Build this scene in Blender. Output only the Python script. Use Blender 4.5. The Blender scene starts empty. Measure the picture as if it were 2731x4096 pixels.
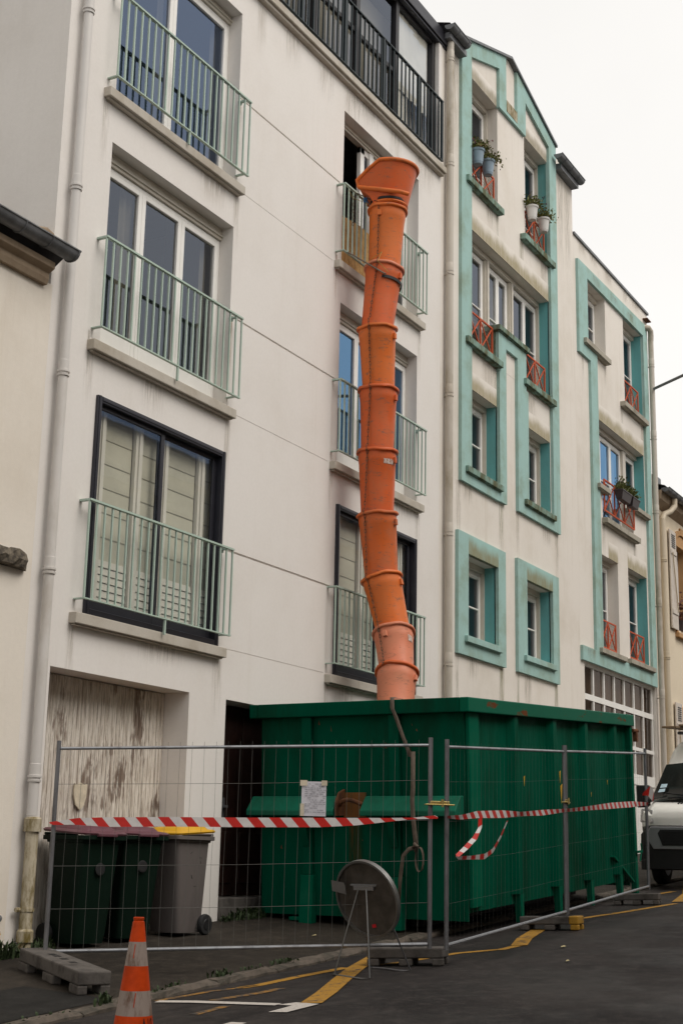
import bpy, math, random
from mathutils import Vector, Matrix
random.seed(7)
R = math.radians
sc = bpy.context.scene
COL = sc.collection

# ------------------------------------------------------------------ camera
CAM = Vector((0.0, -9.5, 1.6))
right = Vector((0.48371354, -0.87497278, 0.02106788))
down = Vector((0.21707239, 0.09661593, -0.97136242))
fwd = Vector((0.84788018, 0.4744344, 0.23666686))
cd = bpy.data.cameras.new('camera')
cd.sensor_fit = 'VERTICAL'; cd.sensor_height = 36.0; cd.lens = 5709.1 / 4096 * 36
cd.clip_start = 0.1; cd.clip_end = 2000
cam = bpy.data.objects.new('camera', cd); COL.objects.link(cam)
mw = Matrix((right, -down, -fwd)).transposed().to_4x4(); mw.translation = CAM
cam.matrix_world = mw
sc.camera = cam

# ------------------------------------------------------------------ world: pale overcast sky over a Nishita base
SUN_EL, SUN_AZ = R(52), R(150)
w = bpy.data.worlds.new('World'); sc.world = w; w.use_nodes = True
nt = w.node_tree; nt.nodes.clear()
out = nt.nodes.new('ShaderNodeOutputWorld'); bg = nt.nodes.new('ShaderNodeBackground')
sky = nt.nodes.new('ShaderNodeTexSky'); sky.sky_type = 'NISHITA'; sky.sun_disc = False
sky.sun_elevation = SUN_EL; sky.sun_rotation = SUN_AZ; sky.dust_density = 4
mx = nt.nodes.new('ShaderNodeMix'); mx.data_type = 'RGBA'; mx.inputs[0].default_value = 0.86
mx.inputs[7].default_value = (10.4, 10.1, 9.6, 1)
nt.links.new(sky.outputs[0], mx.inputs[6])
tcw = nt.nodes.new('ShaderNodeTexCoord'); cl = nt.nodes.new('ShaderNodeTexNoise'); cl.inputs['Scale'].default_value = 2.2; cl.inputs['Detail'].default_value = 5
cr = nt.nodes.new('ShaderNodeMapRange'); cr.inputs[1].default_value = 0.3; cr.inputs[2].default_value = 0.7; cr.inputs[3].default_value = 0.9; cr.inputs[4].default_value = 1.0
mu = nt.nodes.new('ShaderNodeMix'); mu.data_type = 'RGBA'; mu.blend_type = 'MULTIPLY'; mu.inputs[0].default_value = 1.0
nt.links.new(tcw.outputs['Generated'], cl.inputs['Vector']); nt.links.new(cl.outputs[0], cr.inputs[0])
nt.links.new(mx.outputs[2], mu.inputs[6]); nt.links.new(cr.outputs[0], mu.inputs[7]); nt.links.new(mu.outputs[2], bg.inputs[0])
bg.inputs[1].default_value = 0.094
nt.links.new(bg.outputs[0], out.inputs[0])
# ------------------------------------------------------------------ sun: a broad soft glow through cloud
sd = bpy.data.lights.new('sun', 'SUN'); sd.energy = 1.5; sd.angle = R(35); sd.color = (1, 0.95, 0.88)
sun = bpy.data.objects.new('sun', sd); COL.objects.link(sun)
# light arrives from over the opposite roofs, a little from up the street
SD = Vector((0.05 * math.cos(SUN_EL), -0.99 * math.cos(SUN_EL), math.sin(SUN_EL))).normalized()
sun.rotation_euler = SD.to_track_quat('Z', 'Y').to_euler()
sky.sun_rotation = math.atan2(SD.x, SD.y)
sc.view_settings.view_transform = 'Standard'; sc.view_settings.look = 'None'
sc.view_settings.exposure = 0.24; sc.view_settings.gamma = 1.0
sc.cycles.max_bounces = 8; sc.cycles.transparent_max_bounces = 16
sc.cycles.use_denoising = True

# ------------------------------------------------------------------ materials
MATS = {}
def lin(r, g, b):
    f = lambda c: (c / 255) / 12.92 if c <= 10 else (((c / 255) + 0.055) / 1.055) ** 2.4
    return (f(r), f(g), f(b))
def newmat(name):
    m = bpy.data.materials.new(name); m.use_nodes = True; MATS[name] = m
    n = m.node_tree.nodes; return m, n, m.node_tree.links, n['Principled BSDF']
def coords(n, l, scale=(1, 1, 1), kind='Object', loc=(0, 0, 0)):
    tc = n.new('ShaderNodeNewGeometry') if kind == 'Position' else n.new('ShaderNodeTexCoord'); mp = n.new('ShaderNodeMapping')
    mp.inputs['Scale'].default_value = scale; mp.inputs['Location'].default_value = loc
    l.new(tc.outputs[kind], mp.inputs[0]); return mp.outputs[0]
def noise(n, l, vec, scale=5, detail=4, rough=0.6):
    t = n.new('ShaderNodeTexNoise'); t.inputs['Scale'].default_value = scale
    t.inputs['Detail'].default_value = detail; t.inputs['Roughness'].default_value = rough
    l.new(vec, t.inputs['Vector']); return t.outputs[0]
def ramp(n, l, fac, a, b, va=0.0, vb=1.0):
    t = n.new('ShaderNodeMapRange'); t.interpolation_type = 'SMOOTHSTEP'
    t.inputs[1].default_value = a; t.inputs[2].default_value = b
    t.inputs[3].default_value = va; t.inputs[4].default_value = vb
    l.new(fac, t.inputs[0]); return t.outputs[0]
def mixc(n, l, fac, a, b):
    t = n.new('ShaderNodeMix'); t.data_type = 'RGBA'
    for i, v in ((6, a), (7, b)):
        if isinstance(v, tuple): t.inputs[i].default_value = (v[0], v[1], v[2], 1)
        else: l.new(v, t.inputs[i])
    if isinstance(fac, float): t.inputs[0].default_value = fac
    else: l.new(fac, t.inputs[0])
    return t.outputs[2]
def math_(n, l, op, a, b):
    t = n.new('ShaderNodeMath'); t.operation = op
    for i, v in ((0, a), (1, b)):
        if isinstance(v, (int, float)): t.inputs[i].default_value = v
        else: l.new(v, t.inputs[i])
    return t.outputs[0]
def bumpn(n, l, b, h, strength=0.3, dist=0.01):
    t = n.new('ShaderNodeBump'); t.inputs['Strength'].default_value = strength; t.inputs['Distance'].default_value = dist
    l.new(h, t.inputs['Height']); l.new(t.outputs[0], b.inputs['Normal'])
def simple(name, col, rough=0.6, metal=0.0, var=0.25, vs=3.0, bump=0.0, bs=60, spec=0.4, coat=0.0):
    """plain colour with a slow tonal drift and a little relief"""
    m, n, l, b = newmat(name)
    v = coords(n, l); f = ramp(n, l, noise(n, l, v, vs, 5), 0.3, 0.7)
    d = tuple(c * (1 - var) for c in col)
    l.new(mixc(n, l, f, d, col), b.inputs['Base Color'])
    b.inputs['Roughness'].default_value = rough; b.inputs['Metallic'].default_value = metal
    b.inputs['Specular IOR Level'].default_value = spec; b.inputs['Coat Weight'].default_value = coat
    if bump: bumpn(n, l, b, noise(n, l, v, bs, 3), bump, 0.005)
    return m
def stucco(name, col, stain, amt=0.5, streak=0.5, bump=0.35, sc_=1.0):
    """render: blotches, rain streaks, fine grain"""
    m, n, l, b = newmat(name)
    v = coords(n, l)
    blot = ramp(n, l, noise(n, l, v, 0.55 * sc_, 6, 0.65), 0.42, 0.75, 0, amt)
    c1 = mixc(n, l, blot, col, stain)
    vs = coords(n, l, (2.6, 2.6, 0.16))
    st = ramp(n, l, noise(n, l, vs, 1.6, 6, 0.7), 0.52, 0.8, 0, streak)
    c2 = mixc(n, l, st, c1, stain)
    fine = ramp(n, l, noise(n, l, v, 22, 4), 0.3, 0.7, 0, 0.10)
    c3 = mixc(n, l, fine, c2, tuple(x * 0.7 for x in col))
    l.new(c3, b.inputs['Base Color']); b.inputs['Roughness'].default_value = 0.9
    b.inputs['Specular IOR Level'].default_value = 0.15
    bumpn(n, l, b, noise(n, l, v, 70, 3, 0.7), bump, 0.004)
    return m
stucco('white_render', (0.785, 0.75, 0.715), (0.60, 0.54, 0.475), 0.30, 0.25)
stucco('gable_render', (0.76, 0.715, 0.665), (0.58, 0.53, 0.47), 0.4, 0.25)
stucco('grey_render', (0.77, 0.72, 0.66), (0.50, 0.43, 0.33), 0.40, 0.5)
stucco('cream_render', (0.775, 0.715, 0.635), (0.56, 0.48, 0.38), 0.35, 0.35)
stucco('pale_cream', (0.76, 0.66, 0.51), (0.52, 0.42, 0.30), 0.4, 0.3)
stucco('brick_orange', (0.50, 0.30, 0.15), (0.36, 0.2, 0.1), 0.5, 0.2)
stucco('teal_paint', (0.35, 0.525, 0.495), (0.25, 0.32, 0.24), 0.8, 0.8, 0.25, 3.2)

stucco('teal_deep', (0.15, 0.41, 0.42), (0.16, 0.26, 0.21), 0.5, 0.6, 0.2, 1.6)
stucco('sill_stone', (0.52, 0.48, 0.42), (0.34, 0.29, 0.22), 0.7, 0.6, 0.5, 3)
stucco('sill_dirty', (0.40, 0.37, 0.31), (0.17, 0.15, 0.11), 0.9, 0.9, 0.5, 4)
stucco('cornice_stone', (0.35, 0.27, 0.19), (0.18, 0.12, 0.08), 0.8, 0.4, 0.5, 3)
stucco('opposite_wall', (0.42, 0.38, 0.33), (0.3, 0.26, 0.22), 0.5, 0.4)
def algae(name, base, stain, patchy=0.0):
    """lintel face: growth creeping up from the dripping edge, ragged top"""
    m, n, l, b = newmat(name)
    g = coords(n, l, kind='Generated'); sx = n.new('ShaderNodeSeparateXYZ'); l.new(g, sx.inputs[0])
    v = coords(n, l, (1.6, 1.6, 0.8), 'Position')
    e = math_(n, l, 'ADD', sx.outputs[2], math_(n, l, 'MULTIPLY', math_(n, l, 'SUBTRACT', noise(n, l, v, 1.6, 7, 0.68), 0.5), 1.1))
    f = ramp(n, l, e, 0.30, 0.98, 0.95, 0.0)
    v2 = coords(n, l, (7, 7, 1.4), 'Position')
    f2 = math_(n, l, 'MULTIPLY', f, ramp(n, l, noise(n, l, v2, 2, 7, 0.7), 0.25, 0.7, 0.7, 1.0))
    l.new(mixc(n, l, f2, base, stain), b.inputs['Base Color']); b.inputs['Roughness'].default_value = 0.92
    bumpn(n, l, b, noise(n, l, coords(n, l), 70, 3), 0.35, 0.004)
algae('lintel_algae', (0.77, 0.72, 0.66), (0.33, 0.28, 0.16))
algae('lintel_algae_dark', (0.77, 0.72, 0.66), (0.30, 0.26, 0.18))
algae('teal_algae', (0.34, 0.54, 0.505), (0.24, 0.22, 0.12))
simple('white_plastic', (0.86, 0.84, 0.80), 0.35, var=0.06)
simple('cream_plastic', (0.62, 0.57, 0.49), 0.4, var=0.12)
simple('dark_aluminium', (0.035, 0.035, 0.045), 0.35, 0.3, var=0.2)
simple('dark_railing', (0.022, 0.035, 0.04), 0.45, 0.2, var=0.3)
simple('black_frame', (0.018, 0.016, 0.018), 0.4, var=0.2)
simple('zinc', (0.19, 0.195, 0.205), 0.5, 0.15, var=0.35, vs=5)
simple('roof_slate', (0.08, 0.08, 0.085), 0.7, var=0.4)
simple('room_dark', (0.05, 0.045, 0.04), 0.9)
def dirty(name, col, dirt, rough=0.5, metal=0.0, lo=0.5, hi=0.75, scale=4, stretch=(1, 1, 0.4), bump=0.15, spec=0.4):
    m, n, l, b = newmat(name)
    v = coords(n, l, stretch); f = ramp(n, l, noise(n, l, v, scale, 7, 0.68), lo, hi)
    f3 = ramp(n, l, noise(n, l, coords(n, l), 1.2, 4), 0.3, 0.7, 0, 0.3)
    c0 = mixc(n, l, f3, col, tuple(c * 0.7 for c in col))
    l.new(mixc(n, l, f, c0, dirt), b.inputs['Base Color'])
    rr = n.new('ShaderNodeMapRange'); rr.inputs[3].default_value = rough; rr.inputs[4].default_value = min(1, rough + 0.35)
    l.new(f, rr.inputs[0]); l.new(rr.outputs[0], b.inputs['Roughness'])
    b.inputs['Metallic'].default_value = metal; b.inputs['Specular IOR Level'].default_value = spec
    bumpn(n, l, b, noise(n, l, v, scale * 8, 4), bump, 0.004)
    return m
dirty('teal_mossy', (0.24, 0.36, 0.31), (0.12, 0.125, 0.075), 0.9, lo=0.38, hi=0.62, scale=5, stretch=(1, 1, 0.5), bump=0.5, spec=.1)
dirty('pale_green_paint', (0.43, 0.54, 0.465), (0.34, 0.21, 0.10), 0.5, lo=0.66, hi=0.78, scale=5)
dirty('pipe_white', (0.66, 0.63, 0.60), (0.45, 0.40, 0.34), 0.45, lo=0.55, hi=0.85, scale=1.2)
dirty('pipe_beige', (0.55, 0.50, 0.43), (0.26, 0.21, 0.13), 0.5, lo=0.45, hi=0.75, scale=1.5)
dirty('pipe_cream', (0.62, 0.53, 0.40), (0.36, 0.28, 0.18), 0.5, lo=0.55, hi=0.85, scale=1.5)
dirty('pipe_mossy', (0.50, 0.44, 0.33), (0.15, 0.11, 0.03), 0.7, lo=0.38, hi=0.6, scale=5, bump=0.4)
dirty('orange_paint', (0.54, 0.095, 0.032), (0.32, 0.08, 0.04), 0.7, lo=0.6, hi=0.8)
def chute_mat(name, col, dust, amt, seed):
    """sun-bleached polyethylene: dust film, grey scuffs, thin scratches"""
    m, n, l, b = newmat(name)
    d = ramp(n, l, noise(n, l, coords(n, l, (1, 1, 0.7), 'Position', (seed, 0, 0)), 2.6, 7, 0.66), 0.36, 0.72, 0, amt)
    c = mixc(n, l, d, col, dust)
    sc1 = ramp(n, l, noise(n, l, coords(n, l, (1.2, 1.2, 3.0), 'Position', (0, seed, 0)), 4.5, 8, 0.75), 0.545, 0.68, 0, 0.75)
    c = mixc(n, l, sc1, c, (0.20, 0.105, 0.07))
    sc2 = ramp(n, l, noise(n, l, coords(n, l, (2, 2, 16), 'Position'), 5, 5, 0.7), 0.60, 0.67, 0, 0.5)
    c = mixc(n, l, sc2, c, (0.16, 0.07, 0.04))
    sc3 = ramp(n, l, noise(n, l, coords(n, l, (9, 9, 0.8), 'Position'), 4, 5, 0.7), 0.56, 0.72, 0, 0.55)
    c = mixc(n, l, sc3, c, dust)
    l.new(c, b.inputs['Base Color']); l.new(ramp(n, l, d, 0, amt, 0.42, 0.7), b.inputs['Roughness']); b.inputs['Specular IOR Level'].default_value = 0.3
    bumpn(n, l, b, noise(n, l, coords(n, l, (1, 1, 1), 'Position'), 9, 5), 0.12, 0.01)
chute_mat('chute_orange', (0.68, 0.15, 0.022), (0.50, 0.17, 0.065), 0.45, 1.0)
chute_mat('chute_orange_b', (0.63, 0.125, 0.022), (0.43, 0.16, 0.08), 0.6, 4.0)
chute_mat('chute_red', (0.62, 0.108, 0.022), (0.46, 0.15, 0.065), 0.5, 7.0)
chute_mat('chute_faded', (0.64, 0.205, 0.11), (0.54, 0.22, 0.13), 0.7, 2.0)
dirty('container_green', (0.0004, 0.074, 0.041), (0.006, 0.044, 0.024), 0.45, lo=0.42, hi=0.70, scale=2.0, stretch=(1, 1, 0.25), bump=0.08, spec=0.02)
for nd in MATS['container_green'].node_tree.nodes:
    if nd.type == 'BUMP':
        nd.inputs['Strength'].default_value = 0.5; nd.inputs['Distance'].default_value = 0.05; nd.inputs['Height'].links[0].from_node.inputs['Scale'].default_value = 2.6
dirty('container_worn', (0.001, 0.095, 0.052), (0.012, 0.11, 0.065), 0.5, lo=0.45, hi=0.8, scale=2.0, stretch=(0.3, 0.5, 1), bump=0.10, spec=0.02)
dirty('container_rim', (0.002, 0.105, 0.058), (0.13, 0.045, 0.018), 0.42, lo=0.585, hi=0.63, scale=3.2, stretch=(0.6, 0.5, 1.8), bump=0.15, spec=0.05)
dirty('container_top', (0.003, 0.12, 0.07), (0.008, 0.07, 0.04), 0.45, lo=0.4, hi=0.8, scale=2.0, bump=0.10, spec=0.2)
dirty('rust', (0.16, 0.06, 0.022), (0.05, 0.025, 0.015), 0.85, lo=0.35, hi=0.7, scale=9, bump=0.5)
dirty('rust_stain', (0.020, 0.05, 0.02), (0.17, 0.07, 0.018), 0.8, lo=0.32, hi=0.62, scale=6, stretch=(1, 1, 0.15))
dirty('galvanised', (0.36, 0.37, 0.39), (0.20, 0.20, 0.21), 0.42, 0.75, lo=0.4, hi=0.75, scale=6, bump=0.1)
dirty('galvanised_dull', (0.19, 0.19, 0.20), (0.10, 0.095, 0.095), 0.5, 0.6, lo=0.4, hi=0.75, scale=6, bump=0.1)
dirty('wire', (0.12, 0.118, 0.11), (0.07, 0.065, 0.06), 0.6, 0.1, scale=6, bump=0)
dirty('chain_steel', (0.15, 0.085, 0.05), (0.075, 0.045, 0.03), 0.7, 0.4, lo=0.4, hi=0.7, scale=20, bump=0.2)
dirty('concrete', (0.105, 0.094, 0.085), (0.048, 0.042, 0.038), 0.9, lo=0.4, hi=0.7, scale=6, stretch=(1, 1, 1), bump=0.5)
dirty('concrete_yellow', (0.36, 0.19, 0.015), (0.14, 0.08, 0.03), 0.7, lo=0.5, hi=0.7, scale=6, stretch=(1, 1, 1), bump=0.3)
dirty('kerb_stone', (0.125, 0.10, 0.08), (0.05, 0.045, 0.035), 0.9, lo=0.35, hi=0.7, scale=9, stretch=(1, 1, 1), bump=0.8)
dirty('rough_stone', (0.19, 0.16, 0.12), (0.06, 0.05, 0.04), 0.95, lo=0.35, hi=0.62, scale=16, stretch=(1, 1, 1), bump=1.0)
dirty('bin_green', (0.004, 0.013, 0.008), (0.007, 0.016, 0.011), 0.5, lo=0.5, hi=0.8, scale=3, bump=0.1, spec=0.12)
dirty('bin_grey', (0.13, 0.113, 0.107), (0.085, 0.073, 0.068), 0.55, lo=0.45, hi=0.8, scale=3, bump=0.1)
dirty('lid_maroon', (0.115, 0.04, 0.055), (0.16, 0.10, 0.105), 0.45, lo=0.45, hi=0.8, scale=3, bump=0.1)
dirty('lid_yellow', (0.62, 0.34, 0.015), (0.40, 0.24, 0.05), 0.45, lo=0.5, hi=0.85, scale=4, bump=0.1)
simple('rubber', (0.016, 0.016, 0.017), 0.75)
simple('grey_plastic', (0.16, 0.155, 0.15), 0.5)
simple('cone_orange', (0.55, 0.055, 0.006), 0.55, var=0.3, vs=8, spec=0.12)
dirty('cone_white', (0.28, 0.225, 0.195), (0.13, 0.075, 0.05), 0.6, lo=0.46, hi=0.68, scale=11, stretch=(1, 1, 0.35), bump=0.1)
simple('tape_red', (0.55, 0.018, 0.012), 0.35, var=0.12, vs=20)
simple('tape_white', (0.66, 0.63, 0.62), 0.35, var=0.12, vs=20)
simple('strap_web', (0.135, 0.105, 0.08), 0.85, var=0.3, vs=15)
simple('black_strap', (0.02, 0.018, 0.018), 0.7)
simple('paper', (0.62, 0.61, 0.66), 0.8, var=0.08, vs=20)
simple('paper_dirty', (0.68, 0.60, 0.46), 0.85, var=0.25, vs=12)
simple('ink', (0.30, 0.29, 0.33), 0.8)
simple('black_ink', (0.012, 0.010, 0.010), 0.6)
simple('brass', (0.55, 0.42, 0.16), 0.4, 0.8)
simple('sign_back', (0.13, 0.115, 0.10), 0.45, 0.55, var=0.5, vs=5)
simple('sign_rim', (0.24, 0.24, 0.235), 0.42, 0.8, var=0.3)
simple('red_reflect', (0.6, 0.02, 0.03), 0.3)
simple('fabric_beige', (0.58, 0.56, 0.47), 0.95, var=0.15, vs=2)
simple('fabric_white', (0.74, 0.71, 0.65), 0.95, var=0.12, vs=2)
simple('fabric_grey', (0.40, 0.38, 0.34), 0.95, var=0.15, vs=2)
simple('seam', (0.46, 0.44, 0.37), 0.95)
simple('van_white', (0.88, 0.86, 0.81), 0.3, var=0.05, coat=0.4)
simple('van_silver', (0.36, 0.36, 0.38), 0.35, 0.5, var=0.05)
simple('van_black', (0.012, 0.012, 0.013), 0.55)
simple('lamp_clear', (0.45, 0.45, 0.45), 0.12, 0.4, var=0.5, vs=18)
simple('badge_blue', (0.05, 0.09, 0.22), 0.3, 0.2)
simple('timber', (0.23, 0.155, 0.09), 0.85, var=0.5, vs=6)
simple('foliage_a', (0.13, 0.145, 0.035), 0.7, var=0.4, vs=30)
simple('foliage_b', (0.17, 0.15, 0.03), 0.7, var=0.4, vs=30)
simple('foliage_c', (0.035, 0.058, 0.018), 0.7, var=0.4, vs=30)
simple('petal_red', (0.28, 0.02, 0.04), 0.7)
simple('petal_dark', (0.075, 0.025, 0.045), 0.7)
simple('dry_plant', (0.16, 0.07, 0.05), 0.8, var=0.4, vs=20)
simple('pot_blue', (0.27, 0.36, 0.44), 0.4, var=0.15)
simple('pot_white', (0.72, 0.70, 0.67), 0.4, var=0.08)
simple('planter_brown', (0.06, 0.045, 0.045), 0.5)
simple('dark_wood', (0.028, 0.011, 0.008), 0.5, var=0.4, vs=6)
simple('blue_rope', (0.08, 0.22, 0.45), 0.7)
simple('yellow_cord', (0.45, 0.36, 0.10), 0.7)
simple('leaf_litter', (0.50, 0.42, 0.22), 0.8)
simple('mesh_fine', (0.24, 0.22, 0.19), 0.6)
# oriented strand board
m, n, l, b = newmat('strand_board')
f = noise(n, l, coords(n, l, (9, 9, 2.2)), 3, 8, 0.75)
c = mixc(n, l, ramp(n, l, f, 0.3, 0.7), (0.34, 0.15, 0.035), (0.66, 0.42, 0.15))
c = mixc(n, l, ramp(n, l, noise(n, l, coords(n, l), 26, 3), 0.6, 0.72), c, (0.22, 0.09, 0.02)); l.new(c, b.inputs['Base Color'])
b.inputs['Roughness'].default_value = 0.75
# garage boards: white paint flaked off in vertical runs
m, n, l, b = newmat('flaked_paint')
big = noise(n, l, coords(n, l, (1.5, 1.5, 0.9), 'Position', (3.1, 0, 1.35)), 1.25, 4, 0.6)
runs = noise(n, l, coords(n, l, (15, 15, 1.3), 'Position'), 1.5, 7, 0.72)
f = ramp(n, l, math_(n, l, 'ADD', math_(n, l, 'MULTIPLY', big, 1.25), math_(n, l, 'MULTIPLY', runs, 0.8)), 1.10, 1.19)
paint = mixc(n, l, ramp(n, l, noise(n, l, coords(n, l, (9, 9, 1), 'Position'), 3, 6), 0.35, 0.7), (0.74, 0.69, 0.62), (0.54, 0.48, 0.41))
paint = mixc(n, l, ramp(n, l, noise(n, l, coords(n, l, (22, 22, 1.6), 'Position'), 2.2, 7, 0.75), 0.47, 0.62, 0, 0.75), paint, (0.27, 0.215, 0.17))
bare = mixc(n, l, ramp(n, l, runs, 0.42, 0.66), (0.13, 0.085, 0.06), (0.27, 0.215, 0.175))
l.new(mixc(n, l, f, paint, bare), b.inputs['Base Color']); b.inputs['Roughness'].default_value = 0.85
bumpn(n, l, b, f, -0.4, 0.004)
# old shutter paint
m, n, l, b = newmat('shutter_paint')
f = ramp(n, l, noise(n, l, coords(n, l, (9, 9, 1.2)), 2.5, 7, 0.75), 0.55, 0.68)
l.new(mixc(n, l, f, (0.60, 0.54, 0.48), (0.22, 0.17, 0.13)), b.inputs['Base Color']); b.inputs['Roughness'].default_value = 0.8
# asphalt: aggregate, worn and damp areas
def asphalt(name, dark, pale, wet):
    m, n, l, b = newmat(name)
    v = coords(n, l)
    base = mixc(n, l, ramp(n, l, noise(n, l, v, 0.45, 6, 0.6), 0.35, 0.68), dark, pale)
    base = mixc(n, l, ramp(n, l, noise(n, l, v, 7, 6, 0.7), 0.45, 0.7, 0, 0.5), base, tuple(x * 1.9 for x in pale))
    agg = ramp(n, l, noise(n, l, v, 120, 2, 0.5), 0.55, 0.70, 0, 0.8)
    c = mixc(n, l, agg, base, tuple(x * 2.6 for x in pale))
    tr = ramp(n, l, noise(n, l, coords(n, l, (0.25, 1.6, 1)), 1.1, 6, 0.7), 0.50, 0.70, 0, 0.55)
    c = mixc(n, l, tr, c, tuple(x * 0.55 for x in dark))
    l.new(c, b.inputs['Base Color'])
    l.new(ramp(n, l, noise(n, l, v, 0.8, 5), 0.4, 0.65, wet, 0.9), b.inputs['Roughness'])
    b.inputs['Specular IOR Level'].default_value = 0.16
    bumpn(n, l, b, noise(n, l, v, 150, 3, 0.7), 0.7, 0.006)
asphalt('asphalt', (0.013, 0.0115, 0.0115), (0.033, 0.028, 0.026), 0.55)
asphalt('pavement_tar', (0.020, 0.0165, 0.0135), (0.034, 0.028, 0.022), 0.75)
asphalt('patch_tar', (0.012, 0.012, 0.011), (0.018, 0.017, 0.016), 0.75)
def roadpaint(name, col, lo, hi):
    m, n, l, b = newmat(name)
    f = ramp(n, l, noise(n, l, coords(n, l), 9, 8, 0.75), lo, hi)
    f2 = ramp(n, l, noise(n, l, coords(n, l), 70, 3), 0.52, 0.66, 0, 0.7)
    c = mixc(n, l, f2, col, tuple(x * 0.4 for x in col))
    l.new(mixc(n, l, f, c, (0.035, 0.033, 0.033)), b.inputs['Base Color']); b.inputs['Roughness'].default_value = 0.8
roadpaint('paint_yellow', (0.36, 0.18, 0.012), 0.52, 0.64)
roadpaint('paint_yellow_worn', (0.27, 0.13, 0.015), 0.42, 0.58)
roadpaint('paint_white', (0.50, 0.46, 0.42), 0.62, 0.72)
# glazing: the colour of reflected blue sky is put into the gloss tint
def glass(name, tint, trans, ior=1.75):
    m, n, l, b = newmat(name); n.remove(b)
    o = n['Material Output']; g = n.new('ShaderNodeBsdfGlossy'); t = n.new('ShaderNodeBsdfTransparent')
    g.inputs['Color'].default_value = (*tint, 1); g.inputs['Roughness'].default_value = 0.02
    t.inputs['Color'].default_value = (*trans, 1)
    ge = n.new('ShaderNodeNewGeometry'); dt = n.new('ShaderNodeVectorMath'); dt.operation = 'DOT_PRODUCT'
    l.new(ge.outputs['Incoming'], dt.inputs[0]); l.new(ge.outputs['Normal'], dt.inputs[1])
    cs = math_(n, l, 'SUBTRACT', 1.0, math_(n, l, 'ABSOLUTE', dt.outputs['Value'], 0))
    sch = math_(n, l, 'ADD', math_(n, l, 'MULTIPLY', math_(n, l, 'POWER', cs, 5), 1 - ior), ior)
    bp = n.new('ShaderNodeBump'); bp.inputs['Strength'].default_value = 0.04; bp.inputs['Distance'].default_value = 0.02
    l.new(noise(n, l, coords(n, l), 1.3, 2), bp.inputs['Height']); l.new(bp.outputs[0], g.inputs['Normal'])
    x = n.new('ShaderNodeMixShader'); l.new(sch, x.inputs[0]); l.new(t.outputs[0], x.inputs[1]); l.new(g.outputs[0], x.inputs[2])
    l.new(x.outputs[0], o.inputs[0])
glass('glass_blue', (0.40, 0.51, 0.74), (0.50, 0.50, 0.48), 0.25)
glass('glass_sky', (0.30, 0.58, 0.95), (0.5, 0.5, 0.5), 0.34)
glass('glass_brown', (0.36, 0.31, 0.28), (0.7, 0.65, 0.6), 0.10)
glass('glass_grey', (0.47, 0.52, 0.62), (0.60, 0.59, 0.54), 0.20)
glass('glass_clear', (0.42, 0.60, 0.95), (0.97, 0.97, 0.94), 0.07)
glass('glass_van', (0.35, 0.35, 0.36), (0.25, 0.25, 0.25), 0.05)

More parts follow.
